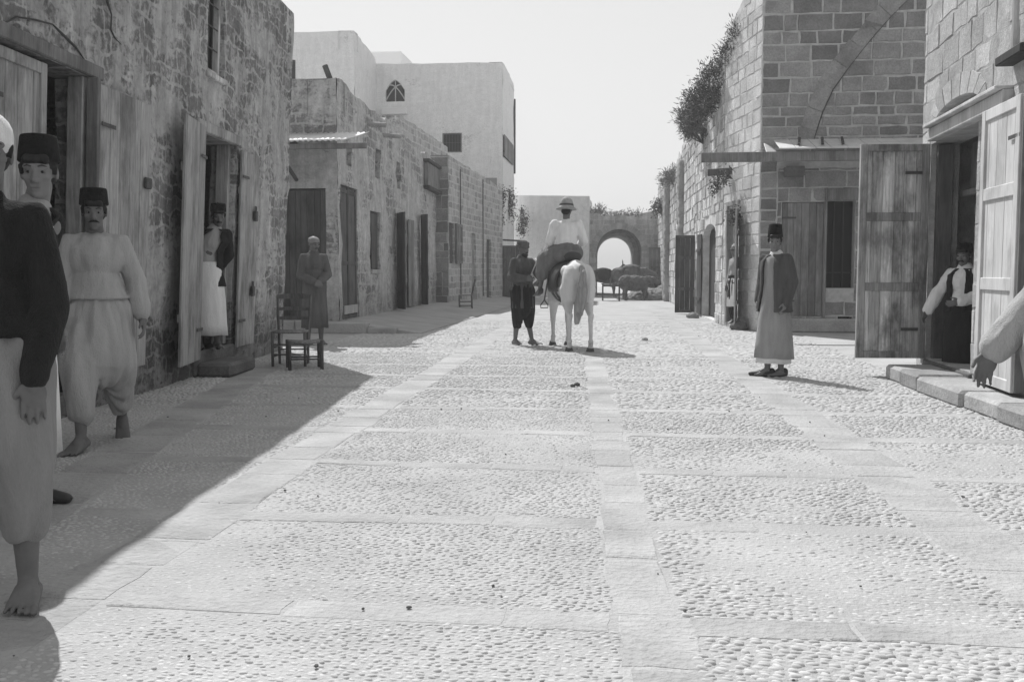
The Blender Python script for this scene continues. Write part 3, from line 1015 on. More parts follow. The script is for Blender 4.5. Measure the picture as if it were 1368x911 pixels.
leaf(hL2, FL2f.pt(fD[0] + .01, .06, -.09), FL2f.e, fD[1] - fD[0] - .02, fD[3] - .08, M['wood_dark'], boards=7, seed=3, nrm=FL2f.n, iron=False, label='wide dark plank door in the end wall')
leaf(hL2, FL2.pt(dA[0] + .01, .25, -.06), FL2.e, (dA[1] - dA[0]) / 2 - .012, dA[3] - .27, M['wood_dark'], boards=2, rails=(0, .42, .98), stile=.07, seed=4, nrm=FL2.n)
leaf(hL2, FL2.pt((dA[0] + dA[1]) / 2 + .005, .25, -.06), FL2.e, (dA[1] - dA[0]) / 2 - .012, dA[3] - .27, M['wood_dark'], boards=2, rails=(0, .42, .98), stile=.07, seed=9, nrm=FL2.n)
pb = MB(); pb.fbox(FL2, dA[0] + .1, dA[1] - .1, .34, .52, -.02, .02, .9, .004); pb.build('repair_board', M['wood_pale'], hL2)
leaf(hL2, FL2.pt(wA[0] + .3, wA[2], -.06), FL2.e, wA[1] - wA[0] - .32, wA[3] - wA[2] - .02, M['wood_dark'], boards=2, seed=2, nrm=FL2.n, name='shutter', iron=False)
sb_ = MB(); sb_.fbox(FL2, wA[0] - .03, wA[1] + .05, wA[2] - .1, wA[2] - .004, -.1, .05, .8, .01); sb_.build('sill', M['kerb'], hL2)
# door B: tall open leaf standing out into the street, one leaf closed
uB0 = dB[0]
leaf(hL2, FL2.pt(uB0 - .02, .25, .02), (FL2.n * .55 - FL2.e * .84), .55, dB[3] - .22, M['wood_dark'], boards=3, seed=12, iron=False, label='blackened leaf standing open')
leaf(hL2, FL2.pt(dB[0] + .02, .26, -.1), FL2.e, (dB[1] - dB[0]) * .55, dB[3] - .3, M['wood_dark'], boards=3, seed=13, nrm=FL2.n, iron=False)
leaf(hL2, FL2.pt(dB[1] + .02, .26, .05), FL2.e, .85, dB[3] - .32, M['wood_grey'], boards=3, seed=14, nrm=FL2.n, iron=False)
leaf(hL2, FL2.pt(dC[0] - .02, .25, .02), (FL2.n * .55 - FL2.e * .84), .5, dC[3] - .22, M['wood_dark'], boards=3, seed=15, iron=False, label='blackened leaf standing open')
leaf(hL2, FL2.pt(dC[0] + .02, .26, -.1), FL2.e, dC[1] - dC[0] - .03, dC[3] - .3, M['wood_mid'], boards=3, seed=16, nrm=FL2.n, iron=False)
for s in (s1, s2, s3):
    q = MB(); q.quad(FL2.pt(s[0], s[2], -.3), FL2.pt(s[1], s[2], -.3), FL2.pt(s[1], s[3], -.3), FL2.pt(s[0], s[3], -.3))
    q.build('slit_window', M['opening_dark'], hL2)
# wooden hatch high at the far end
hx = rc(FL2, 566, 583, 222, 252)
q = MB(); q.fbox(FL2, hx[0], hx[1], hx[2], hx[3], .02, .14, .5, .01); hb_ = q.build('hatch_box', M['wood_grey'], hL2)
q = MB(); q.fbox(FL2, hx[0] - .08, hx[1] + .08, hx[3] + .003, hx[3] + .10, .0, .2, .4, .01); q.build('shelf', M['wood_black'], hb_); q = MB(); q.fbox(FL2, hx[0] - .08, hx[1] + .08, hx[2] - .10, hx[2] - .003, .0, .2, .4, .01); q.build('shelf', M['wood_black'], hb_)
# water spouts
for (pa, pb2) in (((490, 165), (511, 170)), ((512, 180), (530, 185))):
    u, v = FL2.hit(*pa)
    q = MB(); q.tube([FL2.pt(u, v, -.2), FL2.pt(u, v - .05, .45)], .055, 8); q.build('water_spout', M['kerb'], hL2)
# poles on the roof
for nm_, lb_, pa, pb2, yy in (('roof_pole', 'short upright pole on the roof edge of the house behind the corrugated awning', (391, 112), (391, 81), 19.8), ('roof_pole', 'slanting dark pole leaning out over the roof above the corrugated awning', (450, 122), (434, 88), 19.75)):
    q = MB(); q.tube([atY(pa[0], pa[1] + 8, yy), atY(pb2[0], pb2[1], yy)], .06, 8)
    o = q.build(nm_, M['wood_dark']); tag(o, lb_, 'pole', 'poles on the roof'); rebase(o)
# broken parapet of the storey behind
FP = Frame((-9.4, 30.2), (-7.15, 30.2), 1)
pp_ = thing('roof_parapet', 'broken stone parapet and sloping stair wall rising behind the roof of the low stone house', 'parapet', (-8, 31, 4.3))
wm = MB(); wall(wm, FP, 0, FP.L, lambda u: 6.1 + .05 * noise.noise((u * 3, 0, 0)), [], rough=.03, v0=4.3, cell=.25, seed=9); wm.build('wall', M['wall_mid'], pp_)
FP2 = Frame((-7.15, 30.2), (-6.9, 37.0), 1)
wm = MB(); wall(wm, FP2, 0, FP2.L, lambda u: 6.1 - .02 * u + .1 * noise.noise((u * 2, 0, 0)), [], rough=.03, v0=4.3, cell=.3, seed=19); wm.build('stair_wall', M['wall_far'], pp_)

# corrugated awning
aw = thing('awning', 'corrugated metal awning jutting from the end wall of the low stone house', 'awning', (-6.8, 18.9, 3.9))
xa, xb = -10.5, -5.36
q = MB(); n = 150; rows = [(18.15, 3.72), (18.8, 3.88), (19.36, 4.03)]
th0 = len(q.v)
vs = []; fs = []
for (yy, zz) in rows:
    for i in range(n + 1):
        x = xa + (xb - xa) * i / n
        vs.append((x + (yy - 18.15) * .12, yy + .02 * noise.noise((x, 0, 0)), zz + .02 * math.sin(x * 2 * PI / .11)))
for r in range(2):
    for i in range(n):
        fs.append((r * (n + 1) + i, r * (n + 1) + i + 1, (r + 1) * (n + 1) + i + 1, (r + 1) * (n + 1) + i))
q.add(vs, fs)
o = q.build('metal_sheet', M['zinc'], aw, smooth=True)
sd_ = o.modifiers.new('thick', 'SOLIDIFY'); sd_.thickness = .004
q = MB(); q.box((-10.5, 18.22, 3.575), (-4.98, 18.32, 3.675), .5, .006); q.build('beam', M['wood_grey'], aw)
for x in (-8.6, -6.75):
    q = MB(); q.tube([(x, 18.27, 3.58), (x, 19.38, 3.1)], .04, 6); q.tube([(x, 18.25, 3.62), (x, 19.38, 3.84)], .035, 6)
    q.build('bracket', M['wood_dark'], aw)

# ------------------------------------------------------------------ third house on the left
A3 = (-5.86, 31.5); B3 = (-5.32, 41.0)
FL3 = Frame(A3, B3, 1); FL3f = Frame((-9.0, 31.5), A3, 1)
hL3 = thing('stone_house', 'pale coursed stone house with dark quoins standing farther down the left side', 'house', (-7, 36, 0), 'houses along the street')
def top3(u): return 5.0 - .03 * u + .07 * noise.noise((u * 1.5, 7, 0))
w3 = rc(FL3, 600, 607, 298, 352)
d3 = rc(FL3, 650, 656, 320, 395); d3 = (d3[0], d3[1], .2, d3[3])
d3b = rc(FL3, 630, 636, 312, 395); d3b = (d3b[0], d3b[1], .2, d3b[3])
wm = MB(); wall(wm, FL3, 0, FL3.L, top3, [w3, d3b, d3], rough=.03, depth=.3, cell=.25, seed=4); wm.build('wall', M['wall_far'], hL3)
wm = MB(); wall(wm, FL3f, 0, FL3f.L - .0, 4.98, [], rough=.0, cell=.4, seed=4)
wm.build('end_wall', M['mortar'], hL3)
q = MB(); ashlar(q, FL3f, FL3f.L - 1.2, FL3f.L, 4.95, [], ch=(.2, .5), ln=(.5, 1.3), seed=6, quoin=1); q.build('quoins', M['ashlar'], hL3)
wm = MB(); shell(wm, [(-5.32, 41), (-9, 41), (-9, 31.5)], 0, [4.65, 4.65, 4.95]); wm.build('back_wall', M['wall_far'], hL3)
wm = MB(); wm.quad((-6.3, 31.9, 4.6), (-5.9, 41, 4.4), (-9, 41, 4.4), (-9, 31.9, 4.6)); wm.build('roof', M['roof'], hL3)
leaf(hL3, FL3.pt(w3[1] + .03, w3[2], .05), FL3.e, .85, w3[3] - w3[2], M['wood_grey'], boards=3, rails=(0, .5, 1), seed=2, nrm=FL3.n, name='shutter', iron=False)
leaf(hL3, FL3.pt(w3[0] + .01, w3[2], -.08), FL3.e, w3[1] - w3[0] - .02, w3[3] - w3[2], M['wood_dark'], boards=3, seed=2, nrm=FL3.n, name='shutter', iron=False)
for dd in (d3, d3b):
    leaf(hL3, FL3.pt(dd[0] + .01, .22, -.1), FL3.e, dd[1] - dd[0] - .02, dd[3] - .24, M['wood_dark'] if dd is d3 else M['wood_pale'], boards=3, seed=3, nrm=FL3.n, iron=False)
for px in (588 + 26, 644):
    q = MB(); u = FL3.hit(px, 300)[0]; q.tube([FL3.pt(u, .3, .04), FL3.pt(u, 4.7, .04)], .02, 6)
    q.build('rain_pipe', M['iron'], hL3)
dl = G(697, 394)
leaf_o = thing('open_door', 'dark plank door standing open at the far end of the pale coursed stone house', 'door', (-5.3, 41.1, .05))
leaf(leaf_o, V((-5.42, 41.12, .12)), V((1, .12, 0)), .86, 2.2, M['wood_dark'], boards=4, rails=(0, .45, .75, 1), seed=8, iron=False, nrm=(0, -1, 0))
q = MB(); q.tube([(-5.44, 41.1, .0), (-5.44, 41.1, 2.6)], .06, 6); q.build('door_post', M['wood_mid'], leaf_o)
q = MB(); q.obox((-5.4, 41.3, 2.55), (1.0, 0, -.05), (0, .9, .0), (0, 0, .05), .4, .005); q.build('awning_board', M['wood_black'], leaf_o)

# ------------------------------------------------------------------ white house at the back
wh = thing('white_house', 'tall limewashed house with a pointed arch window rising behind the left street houses', 'house', (-8.5, 44, 0), 'houses along the street')
FW = Frame((-12.5, 43), (-5.56, 43), 1)
gw = FW.rect(515, 541, 120, 136); gw = (gw[0], gw[1], gw[2], FW.hit(528, 121)[1], FW.hit(528, 107)[1] - FW.hit(528, 121)[1], 'pointed')
bwn = FW.rect(591, 617, 178, 204)
def topw(u): return 10.42 + .04 * noise.noise((u, 3, 3)) - .01 * u
wm = MB(); wall(wm, FW, 0, FW.L, topw, [gw, bwn], rough=.05, depth=.3, cell=.3, seed=3); wm.build('wall', M['limewash'], wh)
FWs = Frame((-5.56, 43), (-5.64, 47.9), 1)
sw = FWs.rect(672, 684, 187, 215)
wm = MB(); wall(wm, FWs, 0, FWs.L, lambda u: 10.36, [sw], rough=.04, depth=.25, cell=.3, seed=7); wm.build('side_wall', M['limewash'], wh)
wm = MB(); shell(wm, [(-5.64, 47.9), (-15, 47.9), (-15, 43)], 0, [10.3] * 3); wm.quad((-5.6, 43.4, 10.0), (-5.6, 47.9, 10.0), (-15, 47.9, 10.0), (-15, 43.4, 10.0)); wm.build('roof', M['limewash'], wh)
q = MB(); uu0, uu1 = gw[0], gw[1]
npt = 14
poly = [FW.pt(uu0, gw[2], -.14), FW.pt(uu1, gw[2], -.14)] + [FW.pt(uu1 + (uu0 - uu1) * i / npt, head(gw, uu1 + (uu0 - uu1) * i / npt), -.14) for i in range(npt + 1)]
q.add(poly, [tuple(range(len(poly)))])
gwin = q.build('arched_window', M['opening_dark'], wh, label='small pointed arch window with pale tracery')
q = MB()
for s in (0, 1):
    pts = []
    for i in range(9):
        t = i / 8
        u = uu0 + (uu1 - uu0) * (t * .98 + .01) if s == 0 else uu1 - (uu1 - uu0) * (t * .98 + .01)
        pts.append(FW.pt(u, gw[2] + (gw[3] + gw[4] - gw[2]) * .78 * math.sin(t * PI * .62 + .1) , -.06))
    q.tube(pts, .03, 6)
q.tube([FW.pt((uu0 + uu1) / 2, gw[2], -.06), FW.pt((uu0 + uu1) / 2, gw[3] + gw[4] - .05, -.06)], .025, 6)
q.tube([FW.pt(uu0, gw[2], -.05)] + [FW.pt(uu0 + (uu1 - uu0) * i / 12, head(gw, uu0 + (uu1 - uu0) * i / 12), -.05) for i in range(13)] + [FW.pt(uu1, gw[2], -.05)], .035, 6)
q.build('tracery', M['board'], gwin)
window(wh, FW, bwn, M['wood_grey'], bars=5, horiz=1, depth=-.05, fr=.05, label='square barred window')
q = MB(); q.fbox(FW, FW.hit(511, 148)[0], FW.hit(545, 148)[0], FW.hit(528, 154)[1], FW.hit(528, 145)[1], .0, .25, .5, .02); q.build('window_ledge', M['limewash'], wh)
leaf(wh, FWs.pt(sw[0], sw[2], .06), FWs.e, sw[1] - sw[0], sw[3] - sw[2], M['wood_grey'], boards=4, seed=3, nrm=FWs.n, name='shutter', iron=False)
q = MB(); q.tube([FWs.pt(FWs.L - .05, 6.0, .04), FWs.pt(FWs.L - .05, 9.6, .04)], .05, 6); q.build('rain_pipe', M['iron'], wh)
q = MB(); r_ = FW.rect(641, 664, 238, 250); q.fbox(FW, r_[0], r_[1], r_[2], r_[3], .0, .05, .5, .01); q.build('blind_panel', M['wall_mid'], wh)
# taller block on its left and the stair head behind
FWl = Frame((-17, 38), (-10.82, 38), 1); FWls = Frame((-10.82, 38), (-11.25, 43.0), 1)
wb = thing('white_house', 'taller limewashed block standing left of the house with the pointed arch window', 'house', (-13, 40, 0), 'houses along the street')
wm = MB(); wall(wm, FWl, 0, FWl.L, lambda u: 10.66 + .03 * noise.noise((u, 0, 0)), [], rough=.05, cell=.35, seed=3); wm.build('wall', M['limewash'], wb)
wm = MB(); wall(wm, FWls, 0, FWls.L, lambda u: 10.66, [], rough=.05, cell=.35, seed=3); wm.build('side_wall', M['limewash'], wb)
wm = MB(); shell(wm, [(-11.25, 43), (-17, 43), (-17, 38)], 0, [10.6] * 3); wm.quad((-10.9, 38.4, 10.5), (-11.3, 43, 10.5), (-17, 43, 10.5), (-17, 38.4, 10.5)); wm.build('roof', M['limewash'], wb)
sh = thing('stair_tower', 'small pale stair head on the roof between the two limewashed blocks', 'tower', (-12.6, 48.5, 10))
q = MB(); a = atY(500, 70, 48); b = atY(536, 68, 48); c = atY(543, 82, 50)
q.obox((a.x - 1.2, 48, 10.0), (b.x - a.x + 1.2, 0, 0), (0, 2.5, 0), (0, 0, b.z - 10.0), .5, .06); q.build('walls', M['limewash'], sh)

# ------------------------------------------------------------------ the end of the street: wall, gate
fw = thing('courtyard_wall', 'plain pale wall closing the street left of the gate arch', 'wall', (-4, 49, 0))
FE = Frame((-6.2, 49), (atY(787, 300, 49).x, 49), 1)
wm = MB(); wall(wm, FE, 0, FE.L, lambda u: 5.05 - .02 * u, [], rough=.03, cell=.35, seed=3); wm.build('wall', M['limewash_dim'], fw)
FEs = Frame((FE.pt(FE.L, 0).x, 49), (FE.pt(FE.L, 0).x, 53), 1)
wm = MB(); wall(wm, FEs, 0, FEs.L, 4.9, [], rough=.03, cell=.4, seed=3); wm.build('side_wall', M['limewash_dim'], fw)
xg0, xg1 = atY(786, 340, 50).x - .3, atY(872, 340, 50).x + .6
FG = Frame((xg0, 50), (xg1, 50), 1)
gate = thing('gate_arch', 'old stone gate with a broad vaulted arch at the far end of the street', 'gate', ((xg0 + xg1) / 2, 50, 0))
def topg(u): return 4.05 + .55 * max(0, (1.1 - u) / 1.1) ** 1.5 + .35 * max(0, (u - (FG.L - 1.6)) / 1.6) + .09 * noise.noise((u * 2.3, 2, 0))
gl_, gr_ = FG.hit(797, 340)[0], FG.hit(857, 340)[0]
gop = (gl_, gr_, 0.0, 2.25, FG.hit(835, 306)[1] - 2.25)
wm = MB(); wall(wm, FG, 0, FG.L, topg, [gop], rough=.04, depth=.3, cell=.25, seed=21, cap=6.5); wm.build('wall', M['wall_arch'], gate)
xr0, xr1 = atY(798, 340, 56.3).x, atY(842.5, 340, 56.3).x
crn = atY(826, 318, 56.3).z
FGr = Frame((xr0, 56.3), (xr1, 56.3), 1)
q = MB(); k = 16
def prof(F_, ua, ub, sp, rise, y):
    out = [F_.pt(ua, -.01, 0), F_.pt(ua, sp, 0)]
    for i in range(1, k):
        x = -math.cos(PI * i / k); out.append(F_.pt((ua + ub) / 2 + (ub - ua) / 2 * x, sp + rise * math.sqrt(1 - x * x), 0))
    return out + [F_.pt(ub, sp, 0), F_.pt(ub, -.01, 0)]
pa = [p + V((0, .28, 0)) for p in prof(FG, gop[0], gop[1], gop[3], gop[4], 50)]
pb_ = prof(FGr, 0, FGr.L, 2.1, crn - 2.1, 56.3)
for i in range(len(pa) - 1):
    q.quad(pa[i], pa[i + 1], pb_[i + 1], pb_[i], .5, [(0, i * .35), (0, i * .35 + .35), (6, i * .35 + .35), (6, i * .35)])
# the outer face of the passage round the rear arch
tp = 4.0
for i in range(len(pb_) - 1):
    a_, b_ = pb_[i], pb_[i + 1]
    def outp(p):
        c_ = V(((xr0 + xr1) / 2, 56.3, 1.2)); dq = (p - c_); dq.y = 0
        s_ = max(abs(dq.x) / 3.2, abs(dq.z) / 2.8, 1e-3); return c_ + dq / s_
    q.quad(a_, b_, outp(b_), outp(a_), .5, [(0, 0), (1, 0), (1, 1), (0, 1)])
q.build('vault', M['wall_left'], gate)  # darker stone than the gate face, the passage's shade put into the colour
q = MB()
for i in range(15):
    t0, t1 = PI * i / 15 + .012, PI * (i + 1) / 15 - .012
    uc, hw = (gop[0] + gop[1]) / 2, (gop[1] - gop[0]) / 2
    def ap(t, e): return FG.pt(uc - (hw + e) * math.cos(t), gop[3] + (gop[4] + e) * math.sin(t), .05)
    v4 = [ap(t0, .0), ap(t1, .0), ap(t1, .32), ap(t0, .32)]
    q.add(v4 + [p + V((0, .1, 0)) for p in v4], [(0, 1, 2, 3), (0, 1, 5, 4), (2, 3, 7, 6), (1, 2, 6, 5), (3, 0, 4, 7)], random.random())
q.build('arch_ring', M['ashlar_sun'], gate)
# ------------------------------------------------------------------ right: near house (sunlit ashlar, shop with open leaves)
FR0 = Frame((3.16, 1.5), (3.54, 12.5), -1)
hR0 = thing('stone_house', 'sunlit ashlar house nearest on the right with an open shop door', 'house', FR0.pt(FR0.L / 2, 0), 'houses along the street')
uL = FR0.hit(1240, 330)[0]; uR = FR0.hit(1302, 330)[0]
vT = FR0.hit(1240, 195)[1]
DR = (uR, uL, .22, vT)
# blind relieving arch over the lintel
ah0, ah1 = FR0.hit(1309, 160)[0], FR0.hit(1250, 168)[0]
vb_ = FR0.hit(1280, 166)[1]
AR = (ah0, ah1, vb_ + .1, vb_ + .13, FR0.hit(1283, 128)[1] - vb_ - .13)
top0 = lambda u: 6.6
wm = MB(); wall(wm, FR0, 0, FR0.L, top0, [DR, AR], rough=.006, depth=.32, cell=.25, seed=4); wm.build('wall', M['mortar_sun'], hR0)
q = MB(); ashlar(q, FR0, 4.5, FR0.L, 6.6, [DR, AR], ch=(.24, .36), ln=(.3, .7), joint=.014, proud=.006, seed=5, v0=.2); q.build('ashlar', M['ashlar_sun'], hR0)
wm = MB(); c_ = FR0.pt(FR0.L, 0); d_ = FR0.pt(0, 0)
shell(wm, [(c_.x, c_.y), (c_.x + 6, c_.y), (d_.x + 6, d_.y), (d_.x, d_.y)], 0, [6.6] * 4); wm.build('back_wall', M['mortar_sun'], hR0)
wm = MB(); wm.quad((c_.x + .3, c_.y, 6.4), (c_.x + 6, c_.y, 6.4), (d_.x + 6, d_.y, 6.4), (d_.x + .3, d_.y, 6.4)); wm.build('roof', M['roof'], hR0)
q = MB(); q.quad(FR0.pt(AR[0] - .02, AR[2], -.14), FR0.pt(AR[1] + .02, AR[2], -.14), FR0.pt(AR[1] + .02, AR[3] + AR[4], -.14), FR0.pt(AR[0] - .02, AR[3] + AR[4], -.14)); q.build('arch_infill', M['wood_pale'], hR0)
q = MB()
uc, hw = (AR[0] + AR[1]) / 2, (AR[1] - AR[0]) / 2
for i in range(9):
    t0, t1 = PI * i / 9 + .015, PI * (i + 1) / 9 - .015
    ap = lambda t, e: FR0.pt(uc - (hw + e) * math.cos(t), AR[3] + (AR[4] + e) * math.sin(t), .016)
    v4 = [ap(t0, 0), ap(t1, 0), ap(t1, .24), ap(t0, .24)]
    q.add(v4 + [p - FR0.n * .1 for p in v4], [(0, 1, 2, 3), (0, 1, 5, 4), (2, 3, 7, 6), (1, 2, 6, 5), (3, 0, 4, 7)], random.random())
q.build('arch_ring', M['ashlar_sun'], hR0)
# lintel board, sloping like a gutter
uA0, uA1 = FR0.hit(1335, 145, .12)[0], FR0.hit(1236, 186, .12)[0]
q = MB(); q.fbox(FR0, uA0, uA1, vT + .005, vT + .15, -.25, .10, .6, .012); q.fbox(FR0, uA0 + .02, uA1 - .02, vT + .152, vT + .19, -.05, .16, .7, .008)
q.build('lintel', M['board'], hR0)
# leaf standing out square into the street, and the pale leaf folded on the wall
pH = FR0.pt(uL, .21, .02)
tip = G(1141, 484, .2); tip2 = atY(1146, 340, pH.y - .05)
wlen = (V((tip2.x, pH.y - .05, 0)) - V((pH.x, pH.y, 0))).length
dvec = V((tip2.x - pH.x, -.05, 0))
leaf(hR0, pH, dvec, wlen, 2.53, M['wood_mid'], boards=6, rails=(0, .33, .67, 1), stile=.085, seed=21, th=.05, nrm=(0, -1, 0), mf=M['wood_frame'], label='big weathered leaf standing open square to the wall')
uW0 = FR0.hit(1362, 330, .08)[0]
leaf(hR0, FR0.pt(uW0, .19, .075), FR0.e, FR0.hit(1308, 330, .1)[0] - uW0, vT - .17, M['wood_white'], boards=5, rails=(0, .36, .70, 1), stile=.10, seed=22, th=.05, nrm=FR0.n, label='sunlit pale leaf folded flat against the wall')
q = MB(); q.fbox(FR0, uW0 - .05, uW0 - .012, .2, vT, .0, .10, .3); q.build('door_post', M['wood_grey'], hR0)
q = MB(); q.tube([FR0.pt(uL - .01, .15, .03), FR0.pt(uL - .01, vT, .03)], .022, 8); q.build('door_post', M['board'], hR0)
# inside: boarded reveal, transom and a moulded inner door
q = MB()
q.fbox(FR0, uL - .14, uL - .045, .05, vT - .02, -.22, -.05, .5); q.build('door_frame', M['wood_dark'], hR0)
q = MB(); q.fbox(FR0, uR - .2, uL, vT - .62, vT - .55, -.42, -.34, .5); q.fbox(FR0, uR - .2, uL - .10, vT - .55, vT, -.46, -.42, .4)
q.fbox(FR0, (uR + uL) / 2 - .03, (uR + uL) / 2 + .03, vT - .55, vT, -.42, -.38, .4); q.build('transom', M['wood_grey'], hR0)
q = MB(); q.fbox(FR0, uL - 1.55, uL - .06, -.2, vT - .63, -.56, -.50, .4)
pd = q.build('inner_door', M['wood_grey'], hR0)
q = MB()
for i in range(5):
    for j in range(7):
        u0_ = uL - .08 - .23 * (i + 1); v0_ = vT - .68 - .21 * (j + 1)
        q.fbox(FR0, u0_ + .02, u0_ + .21, v0_ + .02, v0_ + .18, -.50, -.48, .8, .01)
        q.fbox(FR0, u0_ + .055, u0_ + .175, v0_ + .055, v0_ + .145, -.48, -.465, .2, .008)
q.build('moulding', M['wood_pale'], pd)
q = MB(); q.fbox(FR0, uR - .05, uL + .02, -.01, .205, -.05, .03, .4, .012); q.build('threshold', M['stepstone'], hR0)
# bracket and pipe high at the frame's edge
br_u, br_v = FR0.hit(1356, 82)
q = MB(); q.fbox(FR0, br_u - .6, br_u + .04, br_v - .04, br_v + .04, .0, .16, .3, .01); q.build('bracket', M['wood_black'], hR0)
q = MB(); q.tube([FR0.pt(br_u - .22, br_v, .08), FR0.pt(br_u - .22, 6.6, .08)], .03, 8); q.build('rain_pipe', M['board'], hR0)
# plinth and kerb before it
kb = MB(); y = 1.5; rk = random.Random(9)
while y < 11.75:
    l = rk.uniform(.6, 1.3); y2 = min(11.75, y + l)
    xo = 3.36 - .036 * y + (.06 if y > 10.8 else 0)
    kb.obox((xo + rk.uniform(-.02, .02), y + .005, -.01), (.62, 0, 0), (-.036 * (y2 - y), y2 - y - .01, 0), (0, 0, .175 + rk.uniform(-.015, .015)), rk.random(), .03)
    y = y2
tag(kb.build('kerb', M['kerb']), kind='structure')

# ------------------------------------------------------------------ right: tall block with pointed masonry, facing the camera
FR1 = Frame((2.65, 20.5), (7.6, 20.5), 1)
FR1s = Frame((2.65, 20.5), (2.15, 22.9), -1)
hR1 = thing('stone_block', 'tall shaded block of dark squared stone with pale joints and the trace of an arch', 'building', (4.5, 21, 0), 'houses along the street')
wS = FR1.rect(1104, 1142, 268, 385)
vent = FR1.rect(1119, 1138, 423, 437)
dS = FR1.rect(1043, 1100, 270, 440)
dS = (dS[0], dS[1], .32, dS[3])
top1r = lambda u: 8.2
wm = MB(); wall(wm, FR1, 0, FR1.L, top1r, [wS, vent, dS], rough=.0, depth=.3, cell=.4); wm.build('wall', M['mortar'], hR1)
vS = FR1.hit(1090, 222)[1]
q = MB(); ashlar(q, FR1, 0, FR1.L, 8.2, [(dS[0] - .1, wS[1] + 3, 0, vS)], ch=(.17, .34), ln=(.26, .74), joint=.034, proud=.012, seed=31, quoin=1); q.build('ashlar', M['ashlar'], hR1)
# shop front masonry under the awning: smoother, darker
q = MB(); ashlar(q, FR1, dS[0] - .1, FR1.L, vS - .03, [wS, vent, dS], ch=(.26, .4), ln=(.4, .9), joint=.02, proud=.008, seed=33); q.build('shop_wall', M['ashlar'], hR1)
# trace of the arch: voussoirs proud of the wall, as seen springing over the shop and rising to the right
q = MB(); cr = MB()
arc = [FR1.hit(px, py) for px, py in ((1084, 195), (1090, 175), (1098, 150), (1112, 120), (1132, 92), (1152, 66), (1172, 42), (1190, 22), (1212, 0))]
arc = [V((u, v, 0)) for u, v in arc]
lp = []
for i in range(len(arc)):
    t_ = (arc[min(i + 1, len(arc) - 1)] - arc[max(i - 1, 0)]).normalized()
    lp.append((arc[i], V((-t_.y, t_.x, 0))))
for i in range(len(lp) - 1):
    for (s0, s1) in ((.015, .985),):
        A_ = lp[i][0].lerp(lp[i + 1][0], s0); B_ = lp[i][0].lerp(lp[i + 1][0], s1)
        nA = lp[i][1].lerp(lp[i + 1][1], s0); nB = lp[i][1].lerp(lp[i + 1][1], s1)
        w_ = .30 + .05 * random.random()
        v4 = [FR1.pt(A_.x, A_.y, .019), FR1.pt(B_.x, B_.y, .019), FR1.pt(B_.x + nB.x * w_, B_.y + nB.y * w_, .019), FR1.pt(A_.x + nA.x * w_, A_.y + nA.y * w_, .019)]
        q.add(v4 + [p - FR1.n * .06 for p in v4], [(0, 1, 2, 3), (0, 1, 5, 4), (2, 3, 7, 6), (1, 2, 6, 5), (3, 0, 4, 7)], .55 + .45 * random.random())
q.build('arch_ring', M['ashlar'], hR1)
cr.tube([FR1.pt(p.x - n_.x * .012, p.y - n_.y * .012, .02) for p, n_ in lp], [.004, .010, .014, .012, .008, .005, .008, .004, .003], 6)
cr.build('arch_crack', M['crack'], hR1)
# sunlit street side of the block
tpr = lambda u: 7.55 - .95 * max(0, min(1, u / FR1s.L)) + .10 * noise.noise((u * 3, 0, 8))
dH = FR1s.rect(973, 986, 278, 428); dH = (dH[0], dH[1], .06, dH[3])
lit = FR1s.rect(984, 992, 266, 272)
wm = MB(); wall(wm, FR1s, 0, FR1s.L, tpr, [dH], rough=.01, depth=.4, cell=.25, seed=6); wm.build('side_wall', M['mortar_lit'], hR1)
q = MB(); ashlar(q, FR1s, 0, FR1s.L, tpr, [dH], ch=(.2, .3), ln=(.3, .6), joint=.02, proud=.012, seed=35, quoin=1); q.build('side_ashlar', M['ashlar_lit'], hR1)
wm = MB(); shell(wm, [(2.15, 22.9), (7.6, 22.9), (7.6, 20.5)], 0, [6.5, 7.5, 8.2]); wm.build('back_wall', M['mortar_sun'], hR1)
wm = MB(); wm.quad((2.95, 20.9, 7.3), (7.6, 20.9, 7.8), (7.6, 22.9, 7.4), (2.5, 22.9, 6.2)); wm.build('roof', M['roof'], hR1)
# shop front woodwork
leaf(hR1, FR1.pt(dS[0] + .01, dS[2], -.04), FR1.e, dS[1] - dS[0] - .02, dS[3] - dS[2] - .01, M['wood_grey'], boards=6, seed=31, nrm=FR1.n, label='closed plank shutter of the shaded shop')
q = MB(); q.fbox(FR1, dS[1] + .002, wS[0] - .002, .3, wS[3] + .25, -.05, .05, .5); q.fbox(FR1, wS[0], wS[1] + .3, wS[3] + .01, wS[3] + .24, -.08, .05, .6); q.build('shop_frame', M['wood_grey'], hR1)
q = MB(); q.quad(FR1.pt(wS[0], wS[2], -.28), FR1.pt(wS[1], wS[2], -.28), FR1.pt(wS[1], wS[3], -.28), FR1.pt(wS[0], wS[3], -.28)); ow = q.build('shop_window', M['opening_dark'], hR1)
q = MB()
for t_ in (.33, .66):
    q.fbox(FR1, wS[0] + (wS[1] - wS[0]) * t_ - .015, wS[0] + (wS[1] - wS[0]) * t_ + .015, wS[2], wS[3], -.26, -.23, .3, .003)
q.fbox(FR1, wS[0], wS[1], wS[2] + .3, wS[2] + .33, -.26, -.23, .3, .003); q.build('mullion', M['wood_black'], ow)
q = MB(); q.quad(FR1.pt(vent[0], vent[2], -.28), FR1.pt(vent[1], vent[2], -.28), FR1.pt(vent[1], vent[3], -.28), FR1.pt(vent[0], vent[3], -.28)); q.build('vent_hole', M['opening_dark'], hR1)
q = MB(); q.fbox(FR1, FR1.hit(1047, 225)[0], FR1.hit(1072, 225)[0], FR1.hit(1060, 237)[1], FR1.hit(1060, 224)[1], .0, .3, .4, .01); q.build('corbel', M['stepstone'], hR1)
